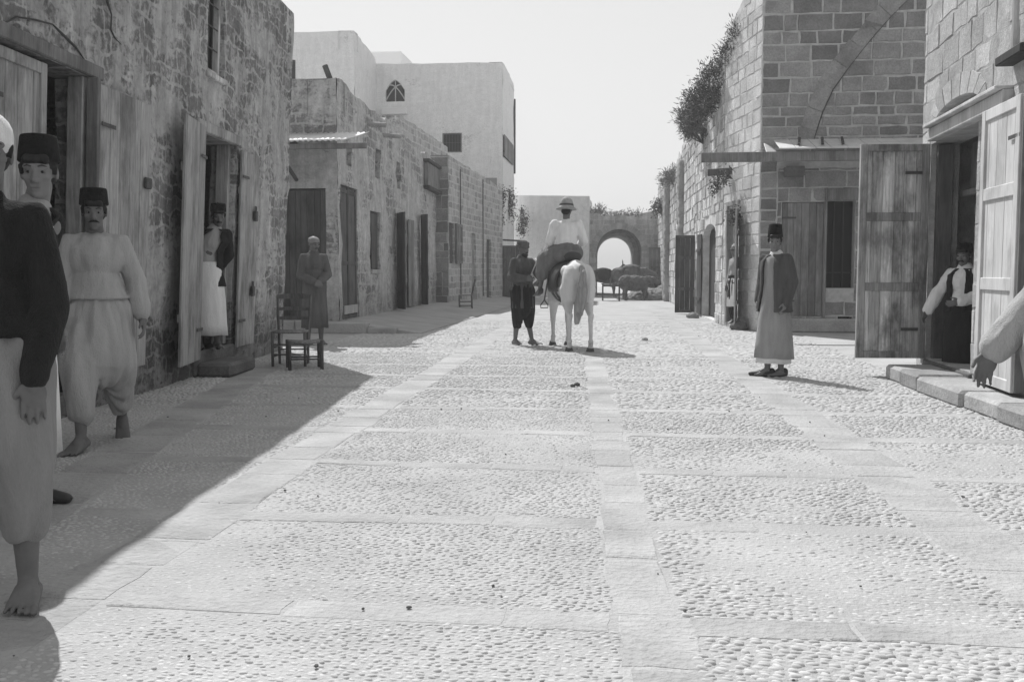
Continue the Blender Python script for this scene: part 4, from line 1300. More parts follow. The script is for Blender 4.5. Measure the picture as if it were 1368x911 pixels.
q = MB(); q.fbox(FR1, dS[0] - .1, FR1.L - 1, 0, .28, .005, .18, .5, .03); q.build('plinth', M['kerb'], hR1)
# awning of boards on a long beam
aw2 = thing('awning', 'small board awning over the shaded shop on a long beam reaching over the street', 'awning', (4, 20, 3.5))
q = MB(); pa_ = atY(937, 211, 19.4); q.box((pa_.x, 19.33, pa_.z - .09), (6.2, 19.47, pa_.z + .09), .5, .008); q.build('beam', M['wood_grey'], aw2)
q = MB(); x = atY(1040, 204, 19.4).x; rk = random.Random(3)
while x < 5.9:
    w_ = rk.uniform(.28, .42)
    q.obox((x, 19.22, pa_.z + .115 + rk.uniform(0, .01)), (w_ - .012, 0, 0), (.06, 1.26, .32), (0, 0, .022), rk.random(), .004); x += w_
q.build('awning_boards', M['tin'], aw2)
for px in (1062, 1093, 1120):
    q = MB(); p_ = atY(px, 200, 19.7); q.obox((p_.x, 19.4, pa_.z + .215), (.05, 0, 0), (.16, .9, .24), (0, 0, .03), .2, .004)
    q.build('batten', M['wood_black'], aw2)
bm_ = MB(); pb2_ = atY(945, 231, 22.6)
bm_.obox((pb2_.x, 22.6, pb2_.z - .07), (atY(1003, 232, 22.0).x - pb2_.x, -.5, 0), (.02, .12, 0), (0, 0, .15), .5, .008)
o = bm_.build('roof_beam', M['wood_dark']); tag(o, 'short dark beam sticking out of the sunlit ruined wall below the long awning beam', 'beam'); rebase(o)
tl = MB(); pt_ = atY(1027, 203, 19.9)
tl.obox((pt_.x - .1, 19.45, pt_.z - .1), (.22, 0, -.10), (.06, .9, .3), (0, 0, .03), .9, .006)
o = tl.build('loose_sheet', M['tin']); tag(o, 'loose pale strip of sheet metal on the long awning beam', 'sheet'); rebase(o)
# door in the sunlit side: leaf open into the street
leaf(hR1, FR1s.pt(dH[0] - .02, .08, .03), (FR1s.n * .35 - FR1s.e * .94), .85, dH[3] - .15, M['wood_pale'], boards=4, seed=41, iron=False, label='pale leaf open into the sun')
q = MB(); q.fbox(FR1s, dH[1] - .0, dH[1] + .1, .05, dH[3] + .05, -.1, .05, .6); q.fbox(FR1s, dH[0] - .1, dH[1] + .1, dH[3] + .052, dH[3] + .15, -.1, .05, .8); q.build('door_frame', M['wood_pale'], hR1)
q = MB(); q.quad(FR1s.pt(dH[0] - .4, 0, -.9), FR1s.pt(dH[1] + .4, 0, -.9), FR1s.pt(dH[1] + .4, dH[3] + .2, -.9), FR1s.pt(dH[0] - .4, dH[3] + .2, -.9)); q.build('inner_wall', M['wall_dark'], hR1)

# ------------------------------------------------------------------ right: ruined sunlit wall running on to the gate
rw = thing('ruined_wall', 'ragged sunlit stone wall overgrown at the top, running along the right of the street to the gate', 'wall', (2.2, 33, 0))
FB = Frame((2.15, 22.9), (1.9, 28.8), -1); FC = Frame((1.9, 28.8), (1.45, 49.9), -1)
tb = lambda u: 6.5 - .16 * u + .18 * noise.noise((u * 2.2, 0, 4)) + .08 * noise.noise((u * 7, 0, 4))
tc_ = lambda u: 5.45 - .3 * max(0, min(1, (u - 4) / 4)) + .02 * u + .22 * noise.noise((u * 1.1, 3, 4)) + .12 * noise.noise((u * 4, 3, 4))
dK = FB.rect(938, 956, 305, 428); dK = (dK[0], dK[1], .03, dK[3] - .25, .35)
dN = FC.rect(914, 920, 318, 415); dN = (dN[0], dN[1], .03, dN[3])
wm = MB(); wall(wm, FB, 0, FB.L, tb, [dK], rough=.03, depth=.45, cell=.16, seed=14, cap=.8); wall(wm, FC, 0, FC.L, tc_, [dN], rough=.035, depth=.4, cell=.22, seed=15, cap=.8); wm.build('wall', M['mortar_lit'], rw)
q = MB(); ashlar(q, FB, 0, FB.L, lambda u: tb(u) - .1, [dK], ch=(.18, .33), ln=(.22, .6), joint=.03, proud=.022, seed=61, quoin=1); q.build('stonework', M['ruin_stone'], rw)
q = MB(); ashlar(q, FC, 0, FC.L, lambda u: tc_(u) - .15, [dN], ch=(.22, .38), ln=(.3, .8), joint=.03, proud=.028, seed=62, quoin=1); q.build('stonework', M['ruin_stone'], rw)
wm = MB(); shell(wm, [(1.45, 49.9), (6, 49.9), (6, 22.95)], 0, [5.4, 5.2, 5.2]); wm.quad((2.8, 22.95, 5.0), (6, 22.95, 5.0), (6, 49.9, 5.0), (2.2, 49.9, 5.0)); wm.build('back_wall', M['wall_ruin'], rw)
q = MB()
def pier(F_, u, v0_, h0, w_, d_):
    def fp_(mb):
        mb.fbox(F_, u, u + w_, v0_, h0, -.2, d_, .5, .05)
    blob('buttress', fp_, M['ashlar_sun'], rw, .06, 0, .05, 3.2, 1.3)
for (u, h0, w_, d_) in ((4.2, 4.9, .9, .16), (11.5, 5.0, 1.0, .2)): pier(FC, u, 0, h0, w_, d_)
leaf(rw, FB.pt(dK[1] - .02, .05, .02), (FB.n * .15 + FB.e * .98), .45, dK[3] + .1, M['wood_dark'], boards=3, seed=52, iron=False)
leaf(rw, FB.pt(dK[0] + .02, .05, -.2), FB.e, dK[1] - dK[0] - .04, dK[3] + .2, M['wood_black'], boards=4, seed=53, iron=False, nrm=FB.n)
pN = FC.pt(.05, .03, .02); xN = atY(903, 370, 29.0).x
leaf(rw, V((1.89, 28.72, .04)), V((-1, .04, 0)), 1.89 - atY(902, 370, 28.7).x, atY(910, 314, 28.7).z - .05, M['wood_dark'], boards=4, rails=(0, .3, .72, 1), stile=.08, seed=54, iron=False, nrm=(0, -1, 0), label='dark leaf standing open across the street line')
pF0, pF1 = atY(866, 395, 47.2), atY(887, 395, 47.2)
leaf(rw, V((pF1.x, 47.2, .02)), V((-1, 0, 0)), pF1.x - pF0.x, atY(875, 331, 47.2).z, M['wood_grey'], boards=4, rails=(0, .3, .6, 1), stile=.09, seed=55, iron=False, nrm=(0, -1, 0), label='far grey leaf standing open near the gate')

# ------------------------------------------------------------------ growth on the walls
SG = 'shrubs growing on the ruined wall'
def P3(px, py, y): return atY(px, py, y)
p1, p2, p3, p4 = P3(988, 48, 22.3), P3(958, 108, 23.7), P3(945, 130, 24.6), P3(922, 162, 26.8)
shrub('wall_shrub', 'small dark shrub topmost on the ruined wall beside the tall block', [(p1, (.22, .35, .36)), (p1 + V((-.15, .5, -.3)), (.2, .35, .3))], 1700, .065, M['leaf'], SG, tuple(p1 + V((.35, 0, -.5))), spiky=1.8, seed=1)
shrub('wall_shrub', 'largest bushy shrub spilling over the ruined wall', [(p2, (.45, .7, .55)), (p2 + V((-.35, .5, -.35)), (.42, .6, .45)), (p2 + V((.25, -.3, .45)), (.3, .45, .35)), (p3 + V((-.1, .2, -.15)), (.4, .6, .4))], 6500, .062, M['leaf'], SG, tuple(p2 + V((.5, 0, -.75))), spiky=1.7, seed=2)
shrub('wall_shrub', 'feathery grassy shrub lowest at the outer edge of the ruined wall', [(p4, (.38, .7, .42)), (p4 + V((.1, -.5, -.2)), (.3, .5, .4))], 2400, .06, M['leaf_pale'], SG, tuple(p4 + V((.35, 0, -.6))), spiky=3.0, seed=3)
p5 = P3(896, 236, 38)
shrub('wall_shrub', 'dry tuft along the lower top of the ruined wall farther off', [(p5, (.3, 1.6, .28)), (p5 + V((0, 4, .2)), (.3, 1.6, .25))], 1500, .08, M['leaf_pale'], SG, tuple(p5 + V((.2, 0, -.4))), spiky=2.5, seed=4)
p6 = P3(881, 278, 46)
shrub('wall_shrub', 'dark shrub clinging to the face of the ruined wall near the gate', [(p6, (.35, .5, .35))], 900, .08, M['leaf'], SG, tuple(p6 + V((.4, 0, -.1))), seed=5)
p7, p8 = P3(800, 283, 50.5), P3(850, 288, 50.5)
shrub('wall_grass', 'dry grass along the top of the gate arch', [(p7, (.4, 1.2, .18)), (p7 + V((.9, .2, -.12)), (.7, 1.0, .12)), (p8, (.6, 1.0, .14))], 1500, .09, M['leaf_pale'], None, tuple(p7 + V((0, 0, -.3))), cat='grass', spiky=2.2, seed=6)
VG = 'creepers on the limewashed house'
for i, (px, py, y, r, lb) in enumerate(((668, 262, 42.6, (.28, .2, .36), 'highest dark creeper on the corner of the limewashed house'), (665, 290, 42.6, (.2, .2, .3), 'dark creeper lowest above the open far door'), (682, 270, 45.5, (.2, .5, .55), 'hanging creeper on the side wall of the limewashed house'), (699, 293, 48.4, (.24, .3, .6), 'long hanging creeper on the pale wall closing the street'))):
    p_ = P3(px, py, y)
    shrub('creeper', lb, [(p_, r), (p_ + V((-.05, 0, -r[2] * .8)), (r[0] * .7, r[1], r[2] * .7))], 700, .085, M['leaf'], VG, tuple(p_ + V((-.1, .2, r[2]))), seed=20 + i, cat='creeper')
for i, (px, py, F_) in enumerate(((990, 290, FR1s), (962, 250, FB), (975, 238, FB))):
    u, v = F_.hit(px, py); p_ = F_.pt(u, v, .12)
    shrub('wall_weed', ('weed hanging over the pale open leaf of the sunlit block', 'weed in a crack of the ruined wall above the dark arched door', 'small weed beneath the short dark beam')[i], [(p_, (.12, .18, .2))], 260, .05, M['leaf'], 'weeds in the sunlit walls', tuple(F_.pt(u, v, .0)), seed=40 + i, cat='weed')
# ------------------------------------------------------------------ people
class Fig:
    """A standing figure 1.75 m tall facing -Y; +x is its own left side. Joints can be overridden to pose it."""
    def __init__(s, label, loc, rotz=0.0, scale=1.0, J=None, yaw=0.0, pitch=0.0, group='people in the street'):
        s.root = thing('person', label, 'person', loc, group, rotz, local=True, scale=scale)
        s.J = dict(pelvis=(0, .0, .95), waist=(0, 0, 1.10), chest=(0, .0, 1.30), neck=(0, .015, 1.47), head=(0, -.015, 1.618),
                   shL=(.168, .01, 1.405), elL=(.235, .04, 1.13), wrL=(.255, -.03, .885), shR=(-.168, .01, 1.405), elR=(-.235, .04, 1.13), wrR=(-.255, -.03, .885),
                   hipL=(.09, 0, .92), knL=(.10, -.015, .50), anL=(.105, .03, .085), hipR=(-.09, 0, .92), knR=(-.10, -.015, .50), anR=(-.105, .03, .085),
                   toeL=(.03, -1, 0), toeR=(-.03, -1, 0), hdL=None, hdR=None, pnL=(-1, 0, 0), pnR=(1, 0, 0), curl=.5)
        if J: s.J.update(J)
        for k in list(s.J):
            if s.J[k] is not None and not isinstance(s.J[k], (int, float)): s.J[k] = V(s.J[k])
        s.H = Matrix.Rotation(yaw, 3, 'Z') @ Matrix.Rotation(pitch, 3, 'X')
        s.g = lambda k: s.J[k]
    def hp(s, x, y, z): return s.J['head'] + s.H @ V((x, y, z))
    def body(s, m=None, voxel=.008, feet=True, hands='LR'):
        J, H = s.J, s.H
        def fill(mb):
            mb.ell(s.hp(0, .012, .035), (.074, .094, .090), H)
            mb.ell(s.hp(0, -.035, -.02), (.060, .062, .085), H)
            mb.ell(s.hp(0, -.035, -.08), (.050, .052, .042), H)
            mb.ell(s.hp(0, -.072, -.103), (.022, .020, .018), H)
            mb.capsule(s.hp(0, -.092, .012), s.hp(0, -.112, -.036), .009, .0145)
            for q in (-1, 1):
                mb.ell(s.hp(q * .013, -.103, -.039), (.010, .011, .009), H)
                mb.capsule(s.hp(q * .012, -.087, .027), s.hp(q * .046, -.074, .026), .0145, .013)
                mb.ell(s.hp(q * .042, -.066, -.022), (.022, .022, .020), H)
                mb.ell(s.hp(q * .076, .012, -.004), (.010, .020, .032), H)
            mb.capsule(s.hp(-.018, -.089, -.066), s.hp(.018, -.089, -.066), .0085, .0085)
            mb.capsule(s.hp(-.015, -.088, -.078), s.hp(.015, -.088, -.078), .008, .008)
            mb.capsule(J['neck'] - V((0, 0, .04)), s.hp(0, .02, -.06), .062, .054)
            mb.ell(J['chest'], (.140, .080, .16))
            mb.capsule(J['shL'] * .8 + J['neck'] * .2 - V((0, 0, .03)), J['shR'] * .8 + J['neck'] * .2 - V((0, 0, .03)), .062, .062)
            mb.capsule(J['neck'], J['chest'], .055, .09)
            mb.capsule(J['chest'], J['pelvis'], .09, .10)
            for S in 'LR':
                sg = 1 if S == 'L' else -1
                mb.capsule(J['sh' + S], J['el' + S], .050, .040)
                mb.capsule(J['el' + S], J['wr' + S], .040, .027)
                mb.capsule(J['pelvis'], J['hip' + S], .10, .09)
                mb.capsule(J['hip' + S], J['kn' + S], .085, .055)
                kn, an = J['kn' + S], J['an' + S]
                ax = (an - kn)
                calf = kn + ax * .32 + V((0, .018, 0))
                mb.capsule(kn, calf, .052, .056); mb.capsule(calf, an, .055, .034)
                if feet:
                    t = J['toe' + S].normalized(); sd_ = V((-t.y, t.x, 0)).normalized()
                    heel = an - t * .045 - V((0, 0, .045))
                    mb.capsule(an, heel, .036, .036)
                    ball = an + t * .125 - V((0, 0, .058)) + V((0, 0, t.z * .1))
                    mb.capsule(an, an + t * .06 - V((0, 0, .03)), .036, .030)
                    for i in range(5):
                        o = (i - 2) * .0200
                        L = (.062, .056, .05, .043, .035)[i if sg * sd_.x < 0 else i]
                        k = i if S == 'L' else 4 - i
                        L = (.062, .057, .05, .043, .036)[k]; r = (.0135, .0088, .0084, .0082, .0080)[k]
                        b0 = ball - sd_ * o + t * (-.004 * abs(k - 1))
                        mb.capsule(an + t * .03 - sd_ * o * .45 - V((0, 0, .025)), b0, .026, .017)
                        mb.capsule(heel - sd_ * o * .3, b0, .030, .016)
                        tip = b0 + t * L - sd_ * o * .25
                        mb.capsule(b0, b0.lerp(tip, .55) + V((0, 0, .004)), r * 1.0, r * .92)
                        mb.capsule(b0.lerp(tip, .55) + V((0, 0, .004)), tip + V((0, 0, -.006)), r * .95, r * .95)
                if S in hands: s.hand(mb, S)
        return blob('body', fill, m or M['skin'], s.root, voxel, 1 if voxel < .006 else 2)
    def hand(s, mb, S):
        J = s.J
        w = J['wr' + S]
        d = (J['hd' + S] if J['hd' + S] is not None else (w - J['el' + S])).normalized()
        n = J['pn' + S]; n = (n - d * n.dot(d)).normalized()       # palm normal
        sd_ = d.cross(n).normalized()
        sg = 1 if S == 'R' else -1
        sd_ = sd_ * sg
        if sd_.y > 0 and abs(d.z) > .5: sd_ = -sd_                    # thumb forward on a hanging hand
        Mx = Matrix((sd_, n, d)).transposed()
        mb.capsule(w - d * .02, w + d * .03, .027, .030)
        mb.ell(w + d * .055, (.044, .019, .052), Mx)
        c = J['curl']
        for i in range(4):
            o = (-.033, -.011, .011, .032)[i]
            L = (.062, .078, .084, .074)[i]; r = (.0082, .009, .0095, .0092)[i]
            p = w + d * (.092 if i in (1, 2) else .085) + sd_ * o
            dd = (d + sd_ * o * 2.5).normalized()
            for k, f in enumerate((.45, .32, .25)):
                q = c * (.35, .8, .9)[k]
                dd = (dd * math.cos(q) + n * math.sin(q)).normalized()
                p2 = p + dd * L * f
                mb.capsule(p, p2, r * (1 - .06 * k), r * (.94 - .08 * k), 10)
                p = p2
        p = w + d * .03 + sd_ * .034
        t = (d * .75 + sd_ * .6 + n * .35).normalized()
        mb.capsule(p, p + t * .042, .014, .0115, 10)
        t2 = (d * .9 + sd_ * .15 + n * .45).normalized()
        mb.capsule(p + t * .042, p + t * .042 + t2 * .032, .011, .009, 10)
    def face(s, hair=None, brow=True, moust=0.0, eyes=True, beard=0.0):
        H = s.H
        if eyes:
            for q in (-1, 1):
                mb = MB(); mb.ell(s.hp(q * .031, -.080, .002), (.0135, .012, .0062), H, 12, 8)
                e = mb.build('eye', M['eyew'], s.root, True)
                mb = MB(); mb.ell(s.hp(q * .031, -.0875, .002), (.0072, .0052, .0062), H, 10, 6)
                mb.build('iris', M['eye'], e, True)
        if brow:
            for q in (-1, 1):
                mb = MB()
                mb.tube([s.hp(q * .014, -.102, .027), s.hp(q * .032, -.098, .033), s.hp(q * .052, -.080, .026)], [.003, .0042, .002], 6)
                mb.build('eyebrow', M['brow'], s.root, True)
        if moust:
            mb = MB()
            mb.tube([s.hp(-.034, -.088, -.066), s.hp(-.016, -.103, -.056), s.hp(0, -.107, -.054), s.hp(.016, -.103, -.056), s.hp(.034, -.088, -.066)], [.003, .008 * moust, .007 * moust, .008 * moust, .003], 8)
            mb.build('moustache', M['hair'], s.root, True)
        else:
            mb = MB()
            mb.tube([s.hp(-.021, -.093, -.0705), s.hp(0, -.0985, -.072), s.hp(.021, -.093, -.0705)], [.002, .0035, .002], 6)
            mb.build('mouth', M['lip'], s.root, True)
        if beard:
            def fb(mb):
                mb.ell(s.hp(0, -.045, -.095), (.055, .055, .045), H); mb.ell(s.hp(0, -.07, -.115), (.032, .03, .035), H)
            blob('beard', fb, M['hair'], s.root, .009, 1, .003, 30)
    def hair(s, back=True, fringe=.05, m=None):
        def f(mb):
            mb.ell(s.hp(0, .022, .045), (.081, .096, .086), s.H)
            if back: mb.ell(s.hp(0, .055, -.015), (.072, .055, .055), s.H)
            for q in (-1, 1): mb.capsule(s.hp(q * .074, -.02, .03), s.hp(q * .074, -.012, -.005), .012, .008)
            if fringe: mb.capsule(s.hp(-.035, -.07, .062), s.hp(.035, -.07, .062), fringe * .5, fringe * .5)
        return blob('hair', f, m or M['hair'], s.root, .008, 1, .002, 40)
    def fez(s, h=.13, r0=.094, r1=.074, tilt=.12, m=None):
        mb = MB()
        T = s.H @ Matrix.Rotation(-tilt, 3, 'X')
        c = s.hp(0, .012, .050)
        rr = []
        for z, r in ((0, r0 * .97), (.004, r0), (h * .5, (r0 + r1) / 2 * 1.01), (h - .01, r1 * 1.01), (h - .002, r1 * .97), (h, r1 * .88), (h + .001, r1 * .3)):
            rr.append([c + T @ V((r * math.cos(2 * PI * k / 28), r * 1.08 * math.sin(2 * PI * k / 28), z)) for k in range(28)])
        mb.rings(rr)
        o = mb.build('fez', m or M['c_fez'], s.root, True)
        mb = MB(); mb.tube([c + T @ V((0, 0, h + .004)), c + T @ V((0, r1 * .8, h + .006)), c + T @ V((.02, r1 * 1.3, h - .04)), c + T @ V((.025, r1 * 1.45, h * .35))], [.004, .004, .006, .010], 6)
        mb.build('tassel', M['c_black'], o, True)
        return o
    def cap(s, m, rz=.07, name='cap'):
        def f(mb): mb.ell(s.hp(0, .012, .062), (.088, .104, rz), s.H); mb.ell(s.hp(0, .01, .04), (.089, .105, .035), s.H)
        return blob(name, f, m, s.root, .008, 2, .002, 20)
    def turban(s, m, thick=.035):
        def f(mb):
            mb.ell(s.hp(0, .01, .085), (.078, .092, .055), s.H)
            for k in range(3):
                pts = []
                for i in range(17):
                    t = 2 * PI * i / 16
                    pts.append(s.hp(.082 * math.cos(t), .01 + .096 * math.sin(t), .05 + .026 * k + .014 * math.sin(t + k * 2)))
                mb.tube(pts, thick * (.75 - .12 * k), 8)
        return blob('turban', f, m, s.root, .009, 2, .003, 30)
    def top(s, m, name='shirt', loose=.02, hem=.90, sleeve=1.0, cuff=.0, neck=.012, voxel=.011, wr=.004, fold=0.0, hemr=(.19, .14), belly=.0, arms='LR', shrink=0.0):
        J = s.J
        def fill(mb):
            L = loose
            mb.ell(J['chest'] + V((0, 0, .01)), (.165 + L, .105 + L, .175))
            mb.capsule(J['shL'] - V((.03, 0, .02)), J['shR'] + V((.03, 0, -.02)), .062 + L * .4, .062 + L * .4)
            for S in 'LR': mb.capsule(J['neck'] + V((0, .01, -.035)), J['sh' + S] - V((0, 0, .005)), .06, .05 + L * .3)
            mb.capsule(J['neck'] - V((0, 0, neck)), J['chest'], .085 + L * .3, .12 + L)
            wv = J['waist']
            mb.ell(wv, (.150 + L, .108 + L + belly, .17))
            hp_ = V((J['pelvis'].x, J['pelvis'].y, 0))
            n = 24
            rr = []
            for t in (0, .25, .5, .75, 1):
                z = wv.z + (hem - wv.z) * t; c = wv.lerp(V((hp_.x, hp_.y, hem)), t)
                rx = (.150 + L) + (hemr[0] - .150 - L) * t; ry = (.108 + L + belly) + (hemr[1] - .108 - L - belly) * t
                rr.append([V((c.x + rx * math.cos(2 * PI * k / n), c.y + ry * math.sin(2 * PI * k / n), z)) for k in range(n)])
            mb.rings(rr)
            for S in arms:
                sh, el, w = J['sh' + S], J['el' + S], J['wr' + S]
                mb.capsule(sh, el, .053 + L * .55, .050 + L * .95)
                if sleeve > 0:
                    e = el.lerp(w, sleeve)
                    mb.capsule(el, e, .052 + L, .036 + L * .8 + cuff)
        return blob(name, fill, m, s.root, voxel, 2, wr, 15, .28, fold)
    def jacket(s, m, hem=.80, gap=(.55, .62), loose=.016, sleeve=1.0, lapel=True, name='jacket', flare=.03, arms='LR', gaphem=None):
        """open-fronted jacket: a cloth shell with a gap in front, and its sleeves"""
        J = s.J
        n = 36
        th = .014
        gh = gaphem or gap
        rows = []
        zs = [(J['neck'].z - .005, .085, .075, J['neck']), (J['neck'].z - .04, .13, .095, J['neck']), (J['shL'].z - .02, .175, .11, J['chest']), (1.30, .19, .125, J['chest']), (1.18, .175, .125, J['waist']), (1.05, .175, .13, J['waist']), (.95, .19, .14, J['pelvis']), (hem, .195 + flare, .145 + flare, J['pelvis'])]
        mb = MB()
        vo, vi = [], []
        for i, (z, rx, ry, c) in enumerate(zs):
            t = i / (len(zs) - 1)
            ga = (gap[0] + (gh[0] - gap[0]) * t); gb = (gap[1] + (gh[1] - gap[1]) * t)
            a0 = -PI / 2 + gb * (.35 if i == 0 else 1) ; a1 = 1.5 * PI - ga * (.35 if i == 0 else 1)
            ro, ri = [], []
            for k in range(n):
                a = a0 + (a1 - a0) * k / (n - 1)
                wv = 1 + .02 * math.sin(a * 9 + i) * t + .05 * noise.noise((a * 2, z * 5, 1))
                ro.append(V((c.x + (rx + loose * .4) * wv * math.cos(a), c.y + (ry + loose * .4) * wv * math.sin(a), z)))
                ri.append(V((c.x + (rx + loose * .4 - th) * wv * math.cos(a), c.y + (ry + loose * .4 - th) * wv * math.sin(a), z)))
            vo.append(ro); vi.append(ri)
        vs = [p for r in vo for p in r] + [p for r in vi for p in r]
        o = len(zs) * n
        fs = []
        for i in range(len(zs) - 1):
            for k in range(n - 1):
                a = i * n + k
                fs.append((a, a + 1, a + n + 1, a + n)); fs.append((o + a, o + a + n, o + a + n + 1, o + a + 1))
            fs.append((i * n, i * n + n, o + i * n + n, o + i * n)); e = i * n + n - 1
            fs.append((e, o + e, o + e + n, e + n))
        for k in range(n - 1):
            fs.append((k, o + k, o + k + 1, k + 1)); e = (len(zs) - 1) * n + k
            fs.append((e, e + 1, o + e + 1, o + e))
        mb.add(vs, fs)
        def fill(b):
            b.v += mb.v; b.f += mb.f; b.tone += mb.tone; b.uv += mb.uv
            for S in arms:
                sh, el, w = J['sh' + S], J['el' + S], J['wr' + S]
                b.capsule(sh, el, .058 + loose * .25, .052 + loose * .5); b.capsule(J['neck'] + V((0, .01, -.04)), sh, .058, .055)
                b.capsule(el, el.lerp(w, sleeve), .052 + loose * .6, .042 + loose * .5)
        return blob(name, fill, m, s.root, .0085, 2, .004, 13, .5)
    def skirt(s, m, rr, name='robe', nf=9, amp=.05, ph=0.0, n=72, th=.012):
        """rr: rows of (z, rx, ry, cx, cy) from the waist down; folds open towards the hem"""
        mb = MB(); vo = []; vi = []
        R_ = len(rr)
        for i, (z, rx, ry, cx, cy) in enumerate(rr):
            t = i / (R_ - 1)
            ro = []; ri = []
            for k in range(n):
                a = 2 * PI * k / n
                f = 1 + amp * (t ** .8) * ((abs(math.sin(a * nf * .5 + ph + .8 * math.sin(a * 2 + ph))) * 1.5 - 1.0) * .75 + .7 * noise.noise((math.cos(a) * 2.2 + ph, math.sin(a) * 2.2, z * .8)))
                dz = .012 * t * noise.noise((math.cos(a) * 1.5, math.sin(a) * 1.5, ph))
                ro.append(V((cx + rx * f * math.cos(a), cy + ry * f * math.sin(a), z + dz)))
                ri.append(V((cx + (rx * f - th) * math.cos(a), cy + (ry * f - th) * math.sin(a), z + dz)))
            vo.append(ro); vi.append(ri)
        mb.rings(vo + vi[::-1], False, False)
        return mb.build(name, m, s.root, True)
    def sherwal(s, m, crotch=.48, calf=.30, wid=.20, voxel=.012, bag=(.19, .13, .24), cr=.075, name='trousers'):
        J = s.J
        def fill(mb):
            pv = J['pelvis']
            mb.ell(pv + V((0, 0, .05)), (.175, .13, .13))
            km = (J['knL'] + J['knR']) / 2
            mb.capsule(pv, V((km.x, km.y, crotch + .18)), .16, .165)
            mb.ell(V((km.x, km.y + .01, crotch + .2)), bag)
            for S in 'LR':
                hp_, kn, an = J['hip' + S], J['kn' + S], J['an' + S]
                e = kn.lerp(an, (kn.z - calf) / max(.05, kn.z - an.z))
                mb.capsule(hp_, kn + V((0, 0, .06)), .135, wid * .68)
                mb.capsule(kn + V((0, 0, .06)), e, wid * .68, cr)
        return blob(name, fill, m, s.root, voxel, 2, .008, 10, .22, .008)
    def shoes(s, m):
        J = s.J
        for S in 'LR':
            t = J['toe' + S].normalized(); an = J['an' + S]
            def f(mb):
                heel = an - t * .05 - V((0, 0, .05))
                mb.capsule(heel, an + t * .10 - V((0, 0, .052)), .042, .042)
                mb.capsule(an + t * .10 - V((0, 0, .052)), an + t * .20 - V((0, 0, .055)), .042, .028)
                mb.capsule(heel, heel + V((0, 0, .03)), .042, .044)
            blob('shoe', f, m, s.root, .009, 2)
    def belt(s, m, z, rx, ry, w=.05, c=None, name='sash'):
        c = c or s.J['waist']
        mb = MB(); rr = []
        for dz, k in ((-w / 2, .97), (-w / 2, 1.0), (0, 1.025), (w / 2, 1.0), (w / 2, .97)):
            rr.append([V((c.x + rx * k * math.cos(2 * PI * i / 32), c.y + ry * k * math.sin(2 * PI * i / 32), z + dz + .006 * math.sin(i * .8))) for i in range(32)])
        mb.rings(rr, False, False)
        return mb.build(name, m, s.root, True)

def face_cam(loc): return math.atan2(loc[0] - CAM.x, -(loc[1] - CAM.y)) + 0.0   # rotz that turns -Y to the camera

# A  barefoot man at the left edge, dark jersey, baggy pale trousers, white cap
pA = G(35, 808); pA = V((pA.x - .14, pA.y + .02, 0))
f = Fig('barefoot man in dark jersey, pale baggy trousers and white cap, nearest the camera', pA, R(20), 1.025,
        dict(anL=(.125, -.04, .085), knL=(.12, -.06, .50), anR=(-.12, .20, .085), knR=(-.11, .08, .50), head=(.035, -.015, 1.635), wrL=(.195, -.15, .84), hdL=(-.03, -.06, -1), elL=(.225, -.01, 1.10), shL=(.172, .01, 1.41), toeL=(.05, -1, 0), pnL=(-.25, 1, 0), curl=.45), yaw=R(14))
f.body(M['skin_dark'], .0055); f.face(moust=.9); f.hair(fringe=0)
f.cap(M['c_white'], .095); f.top(M['c_dark'], 'jersey', .018, hem=.985, sleeve=.97, hemr=(.208, .170), wr=.004)
f.sherwal(M['c_trouser'], crotch=.42, calf=.30, wid=.175, bag=(.175, .15, .25), cr=.08)

# B  youth in fez behind him
pB = G(58, 690); pB = V((-3.19, 4.75, 0))
f = Fig('youth in a fez and dark jacket over a long white robe behind the barefoot man', pB, R(80), 1.075,
        dict(elL=(.20, .05, 1.13), wrL=(.19, -.06, .89), elR=(-.20, .0, 1.13), wrR=(-.19, -.06, .89), chest=(0, -.05, 1.29), neck=(0, -.13, 1.47), head=(0, -.17, 1.63), shL=(.168, -.08, 1.40), shR=(-.168, -.08, 1.40)), yaw=R(-58), pitch=R(4))
f.body(M['skin'], .007); f.face(); f.hair(); f.fez(.125, .094, .082)
f.skirt(M['c_white'], [(1.40, .155, .10, 0, -.08), (1.15, .175, .13, 0, -.02), (.9, .20, .15, 0, 0), (.5, .21, .16, 0, 0), (.26, .215, .165, 0, 0)], amp=.04)
f.jacket(M['c_dark'], hem=.82, gap=(.35, .4), flare=-.01); f.shoes(M['leather'])
f.top(M['c_grey'], 'collar', -.006, hem=1.25, sleeve=0, arms='', wr=.001, hemr=(.13, .1))

# C  walking man in white with fez
pC = G(132, 592); pC = V((pC.x + .02, pC.y, 0))
f = Fig('walking man in loose white smock and baggy white trousers wearing a fez', pC, R(24), 1.03,
        dict(anR=(-.09, -.34, .10), knR=(-.10, -.20, .50), toeR=(-.45, -1, -.1), anL=(.12, .26, .15), knL=(.12, -.02, .51), toeL=(.1, -1, -.75),
             elL=(.25, .08, 1.14), wrL=(.29, .02, .89), elR=(-.23, .0, 1.14), wrR=(-.24, -.14, .92), curl=.8), yaw=R(4), pitch=R(5))
f.body(M['skin_dark'], .008); f.face(moust=1.0); f.hair(); f.fez(.115, .096, .086)
f.top(M['c_cream'], 'smock', .022, hem=1.02, sleeve=.84, cuff=.014, hemr=(.205, .165), wr=.006, voxel=.011, neck=.075)
f.skirt(M['c_cream'], [(1.07, .160, .12, 0, 0), (1.01, .178, .138, 0, 0), (.90, .215, .165, 0, -.01), (.70, .230, .185, 0, -.02), (.56, .220, .18, 0, -.03), (.48, .15, .13, 0, -.03)], 'trouser_bag', 17, .075)
